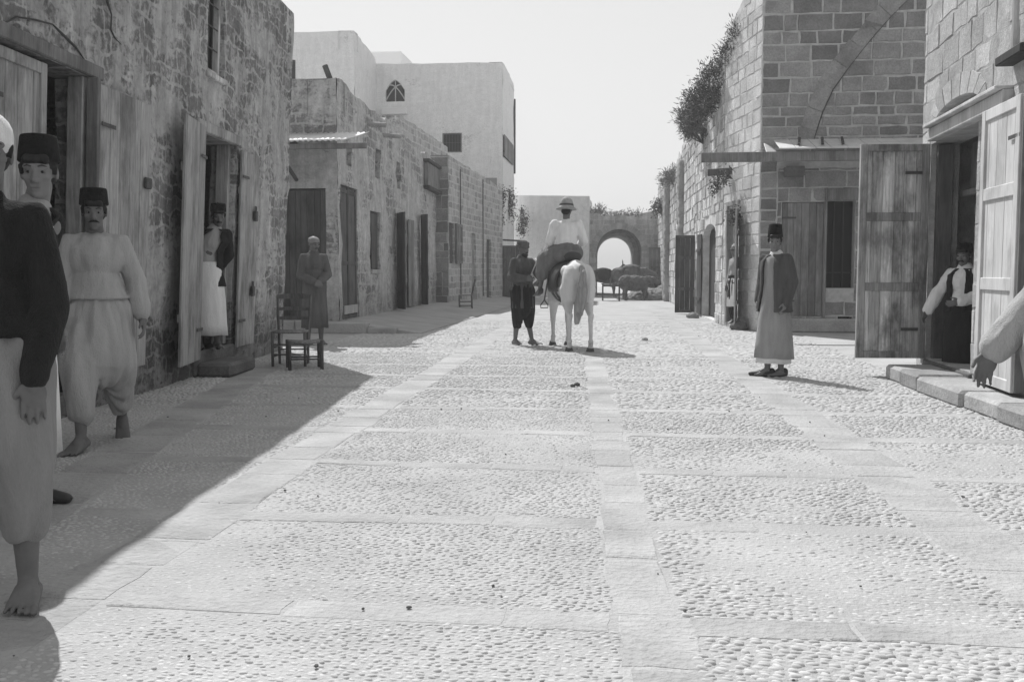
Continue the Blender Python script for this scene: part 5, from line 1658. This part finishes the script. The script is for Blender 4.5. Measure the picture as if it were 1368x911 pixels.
f.sherwal(M['c_cream'], crotch=.42, calf=.26, wid=.19, bag=(.185, .15, .22), cr=.085)

# D  man leaning out of the doorway
uu = FL1.hit(281, 380, .02)[0]; pD = FL1.pt(uu, .30, .02)
f = Fig('man in dark jacket and long white apron leaning out of a doorway on the left', pD, R(28), 1.0,
        dict(pelvis=(-.02, .02, .95), waist=(.0, -.01, 1.10), chest=(.05, -.04, 1.29), neck=(.10, -.06, 1.46), head=(.14, -.10, 1.61), shL=(.24, -.04, 1.39), shR=(-.10, -.02, 1.42),
             elL=(.26, .12, 1.15), wrL=(.14, .18, .98), elR=(-.2, .03, 1.14), wrR=(-.16, .04, .90)), yaw=R(4), pitch=R(14))
f.body(M['skin_dark'], .009); f.face(moust=1.1); f.hair(); f.fez(.10, .094, .084)
f.top(M['c_cream'], 'shirt', -.008, hem=.9, sleeve=0, arms='')
f.skirt(M['c_white'], [(1.06, .165, .125, 0, -.01), (.9, .20, .155, -.01, 0), (.6, .215, .165, 0, 0), (.3, .225, .175, 0, 0), (.17, .235, .18, 0, 0)], 'apron', 7, .04)
f.jacket(M['c_dark'], hem=.76, gap=(.5, .62), loose=.045); f.shoes(M['leather'])

# E  man in grey robe by the corner
pE = G(421, 461); pE = V((pE.x, pE.y, 0))
f = Fig('man in a grey striped robe and skullcap standing at the corner behind the chair', pE, R(30), 1.05,
        dict(elL=(.215, -.02, 1.13), wrL=(.06, -.21, 1.03), elR=(-.215, -.01, 1.12), wrR=(-.05, -.22, 1.02), curl=.8, pnL=(0, 1, -.3), pnR=(0, 1, -.3)), yaw=R(20), pitch=R(8))
f.body(M['skin_dark'], .009); f.face(moust=1.0); f.cap(M['c_trouser'], .055, 'skullcap')
f.top(M['c_midgrey'], 'shirt', .018, hem=.95, sleeve=.93, cuff=.012, hemr=(.19, .15))
f.skirt(M['c_midgrey'], [(1.05, .178, .14, 0, 0), (.9, .19, .15, 0, 0), (.55, .205, .17, 0, 0), (.28, .215, .18, 0, 0)], 'robe', 9, .06)

# F  groom
pF = G(698, 460.5); pF = V((pF.x, pF.y, 0))
f = Fig('groom in a turban with dark coat and dark breeches holding the white horse', pF, R(42), 1.0,
        dict(elR=(-.26, -.05, 1.14), wrR=(-.12, -.25, 1.12), elL=(.25, -.14, 1.18), wrL=(.20, -.36, 1.24), anL=(.11, -.12, .085), anR=(-.11, .06, .085), curl=1.0, toeL=(.3, -1, 0), toeR=(.0, -1, 0)), yaw=R(12), pitch=R(4))
f.body(M['skin_dark'], .010); f.face(moust=1.0, beard=1.0); f.turban(M['c_midgrey'])
f.top(M['c_coat'], 'coat', .03, hem=.62, sleeve=.9, hemr=(.215, .17), wr=.006)
f.sherwal(M['c_dark'], crotch=.45, calf=.34, wid=.17, cr=.07, bag=(.16, .12, .22))
f.top(M['c_grey'], 'shirt_front', -.002, hem=1.15, sleeve=0, arms='', wr=.002, hemr=(.14, .10))

# H  man in the far sunlit doorway
uh = FR1s.hit(979, 380)[0]; pH_ = FR1s.pt(uh, .06, -.06)
f = Fig('man in white apron and brimmed hat in a doorway of the sunlit wall', pH_, R(-62), 1.0, {}, yaw=R(20))
f.body(M['skin_dark'], .011); f.face(); f.hair()
f.top(M['c_grey'], 'shirt', .02, hem=.9)
f.skirt(M['c_white'], [(1.1, .17, .13, 0, 0), (.9, .20, .16, 0, 0), (.4, .22, .18, 0, 0)], 'apron', 7, .04)
f.belt(M['c_dark'], 1.06, .185, .145, .07)
f.sherwal(M['c_dark'], crotch=.45, calf=.2, wid=.15)
def brim_hat(f, m, r=.145, h=.12, band=None):
    mb = MB(); c = f.hp(0, .01, .05); T = f.H @ Matrix.Rotation(-.1, 3, 'X')
    prof_ = [(0, r * .98), (.008, r), (.012, r * .97), (.018, .096), (.05, .094), (h * .75, .082), (h * .95, .06), (h, .03), (h + .002, .01)]
    mb.rings([[c + T @ V((q * math.cos(2 * PI * k / 28), q * 1.08 * math.sin(2 * PI * k / 28), z - (.018 * math.cos(4 * PI * k / 28) if q > .12 else 0))) for k in range(28)] for z, q in prof_])
    o = mb.build('hat', m, f.root, True)
    mb = MB(); mb.rings([[c + T @ V((q * math.cos(2 * PI * k / 28), q * 1.08 * math.sin(2 * PI * k / 28), z)) for k in range(28)] for z, q in ((.018, .098), (.043, .097))], False, False)
    mb.build('hat_band', band or M['c_dark'], o, True)
    return o
brim_hat(f, M['c_hat'], .12)

# I  man in grey jacket and long robe, right
pI = G(1033, 503); pI = V((pI.x, pI.y, 0))
f = Fig('young man in tall fez, grey jacket and long grey robe standing in the sun', pI, R(-46), .985,
        dict(anL=(.07, .05, .085), anR=(-.04, -.06, .085), toeL=(-.5, -1, 0), toeR=(-.95, -.6, 0), elL=(.215, .04, 1.14), wrL=(.20, -.04, .90), elR=(-.215, .05, 1.15), wrR=(-.21, -.02, .92), curl=.7), yaw=R(36), pitch=R(3))
f.body(M['skin'], .0075); f.face(); f.hair(); f.fez(.155, .090, .076)
f.top(M['c_white'], 'shirt', -.016, hem=1.06, sleeve=0, arms='', hemr=(.13, .10))
f.skirt(M['c_grey'], [(1.455, .085, .075, 0, .01), (1.42, .135, .105, 0, 0), (1.3, .158, .108, 0, 0), (1.14, .150, .108, 0, 0), (.98, .16, .12, 0, 0), (.7, .205, .165, 0, 0), (.4, .235, .20, 0, 0), (.23, .25, .215, 0, 0)], 'robe', 8, .05)
f.skirt(M['c_white'], [(.5, .21, .17, 0, 0), (.3, .215, .175, 0, 0), (.17, .22, .18, 0, 0)], 'underskirt', 8, .05, 1.0)
f.jacket(M['c_jacket'], hem=.78, gap=(.30, .26), gaphem=(.80, .5), flare=.02, loose=.036)
f.shoes(M['leather'])

# J  man in the shop door, right
uj = FR0.hit(1287, 400, -.24)[0]; pJ = FR0.pt(uj, -.10, -.24)
f = Fig('man in a low fez, white shirt and dark waistcoat inside the right shop door', pJ, R(-48), .94,
        dict(elR=(-.29, -.06, 1.17), wrR=(-.36, -.16, .95), elL=(.25, -.04, 1.15), wrL=(.10, -.24, 1.08), curl=.7), yaw=R(6), pitch=R(6))
f.body(M['skin_dark'], .009); f.face(moust=1.2); f.hair(); f.fez(.10, .094, .082)
f.top(M['c_white'], 'shirt', .026, hem=.92, sleeve=.93, cuff=.008, wr=.007)
f.top(M['c_dark'], 'waistcoat_back', .034, hem=.98, sleeve=0, arms='', wr=.002, hemr=(.19, .15)) if False else None
f.jacket(M['c_dark'], hem=.98, gap=(.4, .45), loose=.05, arms='', name='waistcoat', flare=-.01)
f.skirt(M['c_dark'], [(1.02, .185, .145, 0, 0), (.8, .21, .17, 0, 0), (.3, .23, .19, 0, 0), (.12, .235, .19, 0, 0)], 'apron', 7, .04)

# K  passer-by entering at the right edge: only his swinging arm is in the picture
ax_ = atY(1392, 400, 4.55)
f = Fig('passer-by at the right edge with only a pale sleeved arm in view', V((ax_.x + .05, 4.42, 0)), R(-90), 1.0,
        dict(shR=(-.185, .03, 1.42), elR=(-.20, -.03, 1.13), wrR=(-.17, -.24, .885), hdR=(.05, -.35, -1), curl=.5, anR=(-.1, .13, .085), knR=(-.1, .03, .5), anL=(.1, .34, .14), knL=(.1, .08, .5), toeL=(.03, -1, -.5),
             shL=(.185, .04, 1.415), elL=(.24, .16, 1.15), wrL=(.24, .16, .92)))
f.body(M['skin_dark'], .006); f.face(moust=.9); f.hair(); f.fez()
f.top(M['c_cream'], 'smock', .03, hem=.94, sleeve=.9, cuff=.012, wr=.006)
f.sherwal(M['c_cream'], crotch=.5, calf=.28, wid=.15, bag=(.13, .10, .2))

# ------------------------------------------------------------------ horse, rider, donkeys
def equine(root, m, neck_to=(-.10, 1.12, 1.60), poll=(-.16, 1.22, 1.66), muzzle=(-.42, 1.42, 1.20), ears=.13, legs=None, voxel=.014, tail=True, bulk=1.0):
    poll, muzzle, neck_to = V(poll), V(muzzle), V(neck_to)
    Lg = dict(hockL=(-.15, -.80, .50), fetL=(-.15, -.74, .16), hofL=(-.15, -.70, .03), hockR=(.15, -.86, .50), fetR=(.15, -.82, .16), hofR=(.15, -.78, .03),
              knL=(-.14, .62, .46), ffL=(-.14, .60, .15), fhL=(-.14, .64, .03), knR=(.14, .56, .46), ffR=(.14, .54, .15), fhR=(.14, .58, .03))
    if legs: Lg.update(legs)
    Lg = {k: V(v) for k, v in Lg.items()}
    b = bulk
    def fill(mb):
        mb.ell((0, .0, 1.06), (.28 * b, .62, .30)); mb.ell((0, -.50, 1.13), (.235 * b, .38, .29)); mb.ell((0, -.45, 1.28), (.12, .42, .145)); mb.ell((0, .52, 1.08), (.235 * b, .33, .35))
        mb.ell((0, .2, .98), (.27 * b, .42, .28))
        for s_, S in ((-1, 'L'), (1, 'R')):
            mb.ell((s_ * .150 * b, -.66, 1.05), (.125, .21, .30)); mb.ell((s_ * .185 * b, -.50, 1.24), (.08, .14, .10))
            mb.capsule((s_ * .15 * b, -.60, .95), (s_ * .175 * b, -.58, .76), .155, .10)
            mb.capsule((s_ * .175 * b, -.58, .78), Lg['hock' + S] + V((0, .03, .06)), .10, .046)
            mb.capsule(Lg['hock' + S] + V((0, -.03, .05)), Lg['hock' + S] - V((0, -.01, .05)), .047, .040)
            mb.capsule(Lg['hock' + S], Lg['fet' + S], .040, .029); mb.capsule(Lg['fet' + S], Lg['fet' + S] + V((0, -.01, 0)), .045, .043)
            mb.capsule(Lg['fet' + S], Lg['hof' + S] + V((0, 0, .05)), .036, .044)
            mb.capsule((s_ * .14 * b, .58, 1.0), (s_ * .15 * b, .54, .78), .14, .10)
            mb.capsule((s_ * .15 * b, .54, .80), Lg['kn' + S] + V((0, 0, .05)), .095, .052); mb.capsule(Lg['kn' + S] + V((0, 0, .05)), Lg['kn' + S] - V((0, 0, .05)), .052, .045)
            mb.capsule(Lg['kn' + S], Lg['ff' + S], .040, .029); mb.capsule(Lg['ff' + S], Lg['ff' + S] + V((0, -.01, 0)), .044, .042)
            mb.capsule(Lg['ff' + S], Lg['fh' + S] + V((0, 0, .05)), .036, .044)
        mb.capsule((0, .62, 1.20), neck_to.lerp(V((0, .62, 1.2)), .5), .23 * b, .165 * b); mb.capsule(neck_to.lerp(V((0, .62, 1.2)), .5), neck_to, .165 * b, .12)
        mb.capsule(neck_to, poll, .12, .095)
        mid = poll.lerp(muzzle, .45)
        mb.capsule(poll, mid, .10, .085); mb.capsule(mid, muzzle, .085, .055); mb.ell(muzzle, (.058, .062, .055))
        mb.capsule(poll + V((0, 0, -.06)), mid + V((0, -.02, -.05)), .085, .05)
        d = (muzzle - poll).normalized(); sd_ = d.cross(V((0, 0, 1))).normalized(); up = sd_.cross(d)
        for q in (-1, 1):
            e = poll - d * .05 + sd_ * q * .055 + V((0, 0, .06))
            mb.capsule(e, e + V((0, 0, ears * .5)) + sd_ * q * .02, .026, .03); mb.capsule(e + V((0, 0, ears * .5)) + sd_ * q * .02, e + V((0, 0, ears)) + sd_ * q * .02 - d * .02, .028, .008)
    o = blob('body', fill, m, root, voxel, 2)
    for k in ('hofL', 'hofR', 'fhL', 'fhR'):
        mb = MB(); p = Lg[k]
        mb.rings([[V((p.x + r * math.cos(2 * PI * i / 14), p.y + .01 + r * 1.1 * math.sin(2 * PI * i / 14), z)) for i in range(14)] for z, r in ((0, .066), (.01, .066), (.055, .052), (.075, .04))])
        mb.build('hoof', M['hoof'], root, True)
    d = (muzzle - poll).normalized(); sd_ = d.cross(V((0, 0, 1))).normalized()
    for q in (-1, 1):
        mb = MB(); mb.ell(poll + d * .16 + sd_ * q * .078 + V((0, 0, .01)), (.018, .018, .018), None, 10, 8); mb.build('eye', M['eye'], root, True)
    return Lg

hb = G(767, 469); ph0 = V((-.74, 15.05, 0)); 
head_dir = math.atan2(.39, 1.35)
horse = thing('horse', 'white horse seen from behind carrying the rider in the middle of the street', 'horse', (-.74 + math.sin(-head_dir) * .78, 15.05 + .78 * math.cos(head_dir), 0), None, head_dir, local=True)
equine(horse, M['horse'], bulk=.92, neck_to=(-.10, 1.05, 1.42), poll=(-.20, 1.22, 1.46), muzzle=(-.40, 1.36, 1.02),
       legs=dict(hockL=(-.17, -.78, .52), fetL=(-.155, -.72, .16), hofL=(-.155, -.70, .0), hockR=(.14, -.88, .52), fetR=(.15, -.86, .16), hofR=(.15, -.84, .0), fhL=(-.14, .64, .0), fhR=(.10, .56, .0), knR=(.10, .56, .46), ffR=(.10, .54, .15)))
def ft(mb):
    mb.capsule((0, -.84, 1.31), (0, -.93, 1.18), .035, .05); mb.capsule((0, -.93, 1.18), (-.02, -.97, .92), .05, .085); mb.capsule((-.02, -.97, .92), (-.06, -.96, .66), .085, .075); mb.capsule((-.06, -.96, .66), (-.09, -.93, .46), .075, .03)
blob('tail', ft, M['tail'], horse, .012, 2, .012, 22, .12)
def fm(mb):
    for t in range(8):
        p = V((0, .66, 1.40)).lerp(V((-.16, 1.14, 1.56)), t / 7); mb.capsule(p, p + V((.07, .02, -.16)), .035, .015)
blob('mane', fm, M['tail'], horse, .012, 2, .008, 22, .3)
saddle = thing('saddle', 'dark saddle and saddle cloth strapped on the white horse', 'saddle', horse.location + V((0, 0, 1.2)), None, head_dir, local=True)
def shell_ring(y0, y1, a0, a1, off, mat_, name, parent, zc=1.06, dz=0.0):
    mb = MB(); n = 26; rows = []
    for i in range(9):
        y = y0 + (y1 - y0) * i / 8
        k = math.sqrt(max(.05, 1 - (y / .66) ** 2))
        k = max(k, .86)
        ro = []
        for j in range(n + 1):
            a = a0 + (a1 - a0) * j / n
            ro.append(V(((.29 * k + off) * math.sin(a), y, zc + dz - 1.2 + (.315 * k + off) * math.cos(a))))
        rows.append(ro)
    vs = [p for r in rows for p in r]; m_ = n + 1
    fs = [(i * m_ + j, i * m_ + j + 1, (i + 1) * m_ + j + 1, (i + 1) * m_ + j) for i in range(8) for j in range(n)]
    mb.add(vs, fs)
    o = mb.build(name, mat_, parent, True); md = o.modifiers.new('thick', 'SOLIDIFY'); md.thickness = .018; md.offset = 1
    return o
shell_ring(-.36, .36, -2.0, 2.0, .035, M['leather'], 'saddle_cloth', saddle)
shell_ring(-.06, .06, -PI, PI, .02, M['leather'], 'girth', saddle)
def fs_(mb):
    mb.ell((0, -.02, .22), (.17, .25, .07)); mb.ell((0, -.25, .28), (.15, .06, .08)); mb.ell((0, .22, .29), (.07, .06, .09))
blob('seat', fs_, M['leather'], saddle, .012, 2)
for s_ in (-1,):
    mb = MB(); mb.tube([(s_ * .33, .02, .05), (s_ * .40, .06, -.42)], .012, 6)
    mb.tube([(s_ * .40, .06, -.42), (s_ * .46, .06, -.5), (s_ * .46, .06, -.545), (s_ * .34, .06, -.545), (s_ * .34, .06, -.5), (s_ * .40, .06, -.42)], .010, 6); mb.build('stirrup', M['iron'], saddle)
br = thing('bridle', 'pale rope bridle and looped reins on the head of the white horse', 'bridle', horse.location + V((0, 0, 1.0)), None, head_dir, local=True)
mb = MB(); P0, P1 = V((-.20, 1.22, .46)), V((-.40, 1.36, .02))
dd = (P1 - P0).normalized(); s_ = dd.cross(V((0, 0, 1))).normalized(); u_ = s_.cross(dd)
for t, r in ((.12, .115), (.70, .075)):
    c = P0.lerp(P1, t); mb.tube([c + s_ * r * math.cos(q) + u_ * (r * 1.05) * math.sin(q) for q in [2 * PI * i / 16 for i in range(17)]], .010, 6)
for q in (-1, 1): mb.tube([P0.lerp(P1, .12) + s_ * q * .115, P0.lerp(P1, .70) + s_ * q * .078], .009, 6)
mb.build('headstall', M['rope'], br)
mb = MB()
mb.tube([P0.lerp(P1, .72) - s_ * .07, V((-.48, 1.05, .10)), V((-.50, .72, .18)), V((-.44, .44, .44)), V((-.28, .30, .66))], .011, 6)
mb.tube([P0.lerp(P1, .72) + s_ * .07, V((-.2, .95, .36)), V((-.22, .5, .52)), V((-.24, .30, .66))], .011, 6)
mb.build('rein', M['rope'], br)
mb = MB(); mb.tube([P0.lerp(P1, .78) - s_ * .05, V((-.62, 1.2, -.10)), V((-.78, .9, .02))], .010, 6); mb.build('lead_rope', M['rope'], br)

# rider, back to the camera
rp = horse.location + V((-.05, 0, 1.45))
f = Fig('rider in a sun helmet, white shirt and dark skirt sitting sideways on the white horse', rp, head_dir + PI - R(12), 1.0,
        dict(pelvis=(0, 0, .07), waist=(0, .0, .22), chest=(0, .0, .43), neck=(0, -.01, .60), head=(0, -.03, .765), shL=(.19, .0, .545), shR=(-.19, .0, .545),
             elL=(.26, -.08, .28), wrL=(.24, -.30, .17), elR=(-.28, -.06, .29), wrR=(-.20, -.30, .20), pnR=(.6, .4, .3), pnL=(-.6, .4, .3), curl=1.0,
             hipL=(.12, -.06, .05), hipR=(-.12, -.06, .05), knL=(.36, -.28, -.04), knR=(.26, -.42, .06), anL=(.43, -.18, -.50), anR=(.44, -.34, -.34), toeL=(.4, -1, -.2), toeR=(.5, -1, -.2)), yaw=R(-14), pitch=R(4))
f.body(M['skin_dark'], .010, feet=True); f.face(); f.hair()
mb = MB(); c_ = f.hp(0, .01, .05)
mb.rings([[c_ + f.H @ V((q * math.cos(2 * PI * k / 28), q * 1.12 * math.sin(2 * PI * k / 28), z)) for k in range(28)] for z, q in ((-.03, .165), (-.022, .17), (.012, .125), (.035, .112), (.08, .108), (.13, .09), (.165, .055), (.18, .02), (.182, .005))])
ho_ = mb.build('sun_helmet', M['c_hat'], f.root, True)
mb = MB(); mb.rings([[c_ + f.H @ V((q * math.cos(2 * PI * k / 28), q * 1.12 * math.sin(2 * PI * k / 28), z)) for k in range(28)] for z, q in ((.03, .116), (.06, .113))], False, False); mb.build('hat_band', M['c_jacket'], ho_, True)
def ftop(mb):
    J = f.J
    mb.ell(J['chest'] + V((0, 0, .01)), (.19, .13, .18)); mb.capsule(J['shL'] - V((.02, 0, .02)), J['shR'] + V((.02, 0, -.02)), .078, .078); mb.capsule(J['neck'] - V((0, 0, .03)), J['chest'], .085, .13)
    mb.ell(J['waist'] + V((0, 0, .06)), (.172, .13, .16))
    for S in 'LR':
        mb.capsule(J['sh' + S], J['el' + S], .082, .074); mb.capsule(J['el' + S], J['el' + S].lerp(J['wr' + S], .93), .074, .052)
blob('shirt', ftop, M['c_white'], f.root, .011, 3, .006, 11, .5)
def fsk(mb):
    J = f.J
    mb.ell((0, .02, .13), (.185, .155, .16)); mb.ell((0, .06, .04), (.21, .2, .12))
    for S, q in (('L', 1), ('R', -1)):
        mb.capsule(J['hip' + S] + V((0, .04, .04)), J['kn' + S] + V((0, .05, .04)), .15, .12)
        mb.capsule(J['kn' + S] + V((0, .05, .02)), J['kn' + S].lerp(J['an' + S], .45) + V((0, .05, 0)), .12, .11)
        mb.capsule(J['hip' + S] + V((0, .04, 0)), J['knL'].lerp(J['anL'], .35) + V((-.02, .06, 0)), .12, .10)
blob('riding_skirt', fsk, M['c_skirt'], f.root, .012, 3, .010, 8, .5)
f.shoes(M['leather'])

# donkeys resting by the gate
DG = 'pack animals by the gate'
def donkey(label, loc, rz, sc, m, low, pack=None, seed=0):
    d = thing('donkey', label, 'donkey', loc, DG, rz, local=True, scale=sc)
    if low: equine(d, m, neck_to=(0, 1.05, 1.10), poll=(0, 1.2, 1.02), muzzle=(0, 1.36, .62), ears=.24, voxel=.02)
    else: equine(d, m, neck_to=(0, .98, 1.55), poll=(0, 1.06, 1.66), muzzle=(.02, 1.42, 1.42), ears=.24, voxel=.02)
    def ft2(mb): mb.capsule((0, -.86, 1.2), (0, -.96, .8), .035, .03); mb.capsule((0, -.96, .8), (0, -.95, .55), .03, .05)
    blob('tail', ft2, m, d, .02, 1)
    if pack:
        def fp(mb): mb.ell((0, .0, 1.38), (.40, .42, .16)); mb.ell((-.32, 0, 1.15), (.14, .36, .26)); mb.ell((.32, 0, 1.15), (.14, .36, .26))
        p = blob('pack_saddle', fp, pack, d, .03, 2, .02, 8)
    return d
def gy(px, y): return atY(px, 380, y).x
donkey('brown donkey with raised head standing left under the gate arch', (gy(806, 46.5), 46.5, 0), R(-82), .9, M['donkey'], False, M['c_dark'])
donkey('dark donkey with a pale pack standing broadside before the gate arch', (gy(843, 45.5), 45.5, 0), R(-84), 1.0, M['donkey_pale'], True, M['c_midgrey'])
donkey('shaggy dark donkey nearest the straw with its rump to the camera', (gy(864, 46.8), 46.8, 0), R(-40), .92, M['donkey'], True, None)
# the small pale animal lying before them
sh_ = thing('sheep', 'shaggy grey sheep standing before the donkeys beside the straw heap', 'sheep', (gy(848, 42.0), 42.0, 0), None, R(-78), local=True, scale=1.25)
def fsp(mb):
    mb.ell((0, 0, .58), (.26, .48, .26)); mb.ell((0, -.3, .6), (.24, .26, .25)); mb.ell((0, .45, .66), (.14, .2, .16)); mb.capsule((0, .6, .72), (0, .82, .6), .09, .055)
    for x in (-.13, .13):
        for y in (-.34, .34): mb.capsule((x, y, .45), (x, y, .03), .07, .04)
    for x in (-1, 1): mb.capsule((x * .07, .62, .76), (x * .16, .62, .72), .03, .02)
blob('body', fsp, M['donkey_pale'], sh_, .025, 1, .025, 9, 1.0)
mb = MB(); mb.ell((.05, .80, .64), (.02, .02, .02), None, 8, 6); mb.build('eye', M['eye'], sh_)
# ------------------------------------------------------------------ chairs, stool, table, odds and ends
def chair(label, loc, rz, sc=1.0, lean=0.0, seat_w=.42, group='rush seated chairs'):
    c = thing('chair', label, 'chair', loc, group, rz, local=True, scale=sc)
    w = seat_w / 2
    # facing -Y: back posts at +y
    for s_ in (-1, 1):
        mb = MB(); mb.tube([(s_ * w * .9, .20, 0), (s_ * w * .92, .19, .44), (s_ * w * 1.0, .24, .68), (s_ * w * 1.06, .30, .93)], [.018, .019, .018, .015], 8); mb.build('back_leg', M['wood_chair'], c, True)
        mb = MB(); mb.tube([(s_ * w, -.19, 0), (s_ * w, -.19, .46)], [.018, .020], 8); mb.build('front_leg', M['wood_chair'], c, True)
    for z, y, h in ((.60, .222, .045), (.72, .250, .05), (.875, .288, .075)):
        mb = MB(); rr = []
        for i in range(9):
            t = -1 + i / 4; x = t * w * (.96 + (z - .5) * .12); yy = y + .035 * (1 - t * t)
            top = h * (1 - .25 * t * t)
            rr.append([V((x, yy - .006, z)), V((x, yy + .006, z)), V((x, yy + .014, z + top)), V((x, yy + .002, z + top))])
        mb.rings(rr); mb.build('back_slat', M['wood_chair'], c)
    mb = MB()
    for i in range(16):
        y = -.195 + i * .0255
        mb.tube([(-w * .98, y, .452), (0, y, .447), (w * .98, y, .452)], .0145, 6)
    mb.build('seat', M['rush'], c, True)
    mb = MB()
    for z in (.16, .29): mb.tube([(-w, -.19, z), (w, -.19, z)], .011, 6)
    for s_ in (-1, 1):
        for z in (.13, .25): mb.tube([(s_ * w, -.19, z), (s_ * w * .9, .195, z)], .011, 6)
    mb.tube([(-w * .9, .195, .2), (w * .9, .195, .2)], .011, 6); mb.build('stretcher', M['wood_chair'], c, True)
    return c
pc = G(386, 489)
chair('dark ladder back chair with rush seat standing against the left house corner', (pc.x, pc.y + .1, 0), R(10), 1.0)
pc2 = G(622, 416)
chair('distant ladder back chair standing sideways before the pale coursed house', (pc2.x, pc2.y, .05), R(-78), 1.0)
ps = G(403, 494)
stl = thing('stool', 'low rush seated stool standing right in front of the ladder back chair', 'stool', (ps.x, ps.y + .12, 0), None, R(24), local=True)
for x in (-.2, .2):
    for y in (-.17, .17):
        mb = MB(); mb.tube([(x, y, 0), (x, y, .37)], [.022, .024], 8); mb.build('leg', M['wood_dark'], stl, True)
mb = MB()
for i in range(14): mb.tube([(-.2, -.17 + i * .026, .355), (0, -.17 + i * .026, .345), (.2, -.17 + i * .026, .355)], .015, 6)
mb.build('seat', M['rush'], stl, True)
mb = MB()
for y in (-.17, .17): mb.tube([(-.2, y, .14), (.2, y, .14)], .012, 6)
for x in (-.2, .2): mb.tube([(x, -.17, .2), (x, .17, .2)], .012, 6)
mb.build('stretcher', M['wood_dark'], stl, True)
# low table by the gate
pt = G(816, 402)
tb_ = thing('table', 'small dark slatted table standing in the sun before the donkeys', 'table', (pt.x, pt.y, 0), None, R(4), local=True)
mb = MB()
for i in range(5): mb.box((-.40, -.24 + i * .1, .70), (.40, -.15 + i * .1, .735), random.random(), .004)
mb.build('tabletop', M['wood_dark'], tb_)
for x in (-.36, .33):
    for y in (-.22, .20):
        mb = MB(); mb.box((x, y, 0), (x + .045, y + .045, .70), .4, .004); mb.build('leg', M['wood_dark'], tb_)
mb = MB(); mb.box((-.33, -.2, .12), (.33, .22, .16), .4, .004); mb.box((-.36, -.215, .60), (.36, -.19, .69), .4, .004); mb.build('shelf', M['wood_dark'], tb_)
# straw heap
ph_ = G(876, 401)
def fst(mb):
    mb.ell((0, 0, .05), (1.1, .9, .42)); mb.ell((.7, .3, .1), (.7, .6, .55)); mb.ell((-.8, -.1, .0), (.7, .6, .22))
o = blob('straw_heap', fst, M['straw'], None, .05, 2, .05, 6, 1.0)
o.location = (ph_.x - .15, ph_.y + .6, 0); tag(o, 'low heap of straw beside the donkeys at the foot of the ruined wall', 'straw')
# basket frame lying by the wall, far left
pb0 = G(574, 411)
bk = thing('basket', 'low dark basket lying on the pavement before the far door of the slit windowed house', 'basket', (pb0.x, pb0.y, .14), None, R(15), local=True)
mb = MB()
for z, r in ((.02, .30), (.12, .36), (.22, .40)): mb.tube([(r * 1.2 * math.cos(2 * PI * i / 20), r * .7 * math.sin(2 * PI * i / 20), z) for i in range(21)], .022, 6)
for i in range(14):
    a = 2 * PI * i / 14; mb.tube([(.36 * math.cos(a), .21 * math.sin(a), .02), (.48 * math.cos(a), .28 * math.sin(a), .22)], .012, 5)
mb.build('weave', M['wood_mid'], bk)
mb = MB(); mb.tube([(-.47, 0, .22), (-.3, 0, .42), (0, 0, .48), (.3, 0, .42), (.47, 0, .22)], .018, 6); mb.build('handle', M['wood_mid'], bk)
# stones and droppings
rk = random.Random(5)
def rock(px, py, r, label, m, name='stone', cat='stone', flat=.6, grp=None):
    p = G(px, py)
    def fr(mb):
        mb.ell((0, 0, r * flat * .5), (r, r * .7, r * flat)); mb.ell((r * .5, .1 * r, r * .3), (r * .6, r * .5, r * flat * .7))
    o = blob(name, fr, m, None, max(.006, r * .12), 1, r * .12, 1.6 / r, 1.0)
    o.location = (p.x, p.y, 0); o.rotation_euler = (0, 0, rk.uniform(0, 3)); return tag(o, label, cat, grp)
rock(765, 517, .035, 'lump of dark dung on the paving in front of the horse, left of its pair', M['donkey'], 'dung', 'dung', .6, 'dung on the paving')
rock(771, 516, .04, 'lump of dark dung on the paving in front of the horse, right of its pair', M['donkey'], 'dung', 'dung', .7, 'dung on the paving')
rock(862, 455, .06, 'small pale stone lying on the paving right of the white horse', M['kerb'])
rock(926, 425, .16, 'rough stone lying beside the dark leaf of the ruined wall', M['kerb'])
rock(988, 441, .2, 'dark stone at the foot of the pale open leaf of the sunlit block', M['stepstone'])

# loose grit and dry droppings scattered over the paving
gm = MB(); rk = random.Random(77)
for i in range(70):
    y = 2.6 + 18 * rk.random() ** 1.6; x = rk.uniform(-.5 * y - .6, .42 * y)
    if x < -4.6 or x > 3.0: continue
    r = rk.uniform(.003, .007) * (1 + .05 * y)
    gm.ell((x, y, .006 + r * .4), (r * rk.uniform(.8, 1.6), r, r * .7), Matrix.Rotation(rk.uniform(0, 3), 3, 'Z'), 7, 4)
tag(gm.build('grit', M['stepstone'], None, True), kind='stuff')
# ------------------------------------------------------------------ the air: thin haze along the street
hz = MB(); hz.box((-40, -12, -4.0), (40, 88, 14.5))
hzm = bpy.data.materials.new('haze'); hzm.use_nodes = True
ht = hzm.node_tree; ht.nodes.clear()
pvn = ht.nodes.new('ShaderNodeVolumePrincipled'); pvn.inputs['Density'].default_value = 0.0021
pvn.inputs['Color'].default_value = (.9, .9, .9, 1); pvn.inputs['Anisotropy'].default_value = 0.2
ho = ht.nodes.new('ShaderNodeOutputMaterial'); ht.links.new(pvn.outputs[0], ho.inputs['Volume'])
tag(hz.build('haze', hzm), kind='stuff')
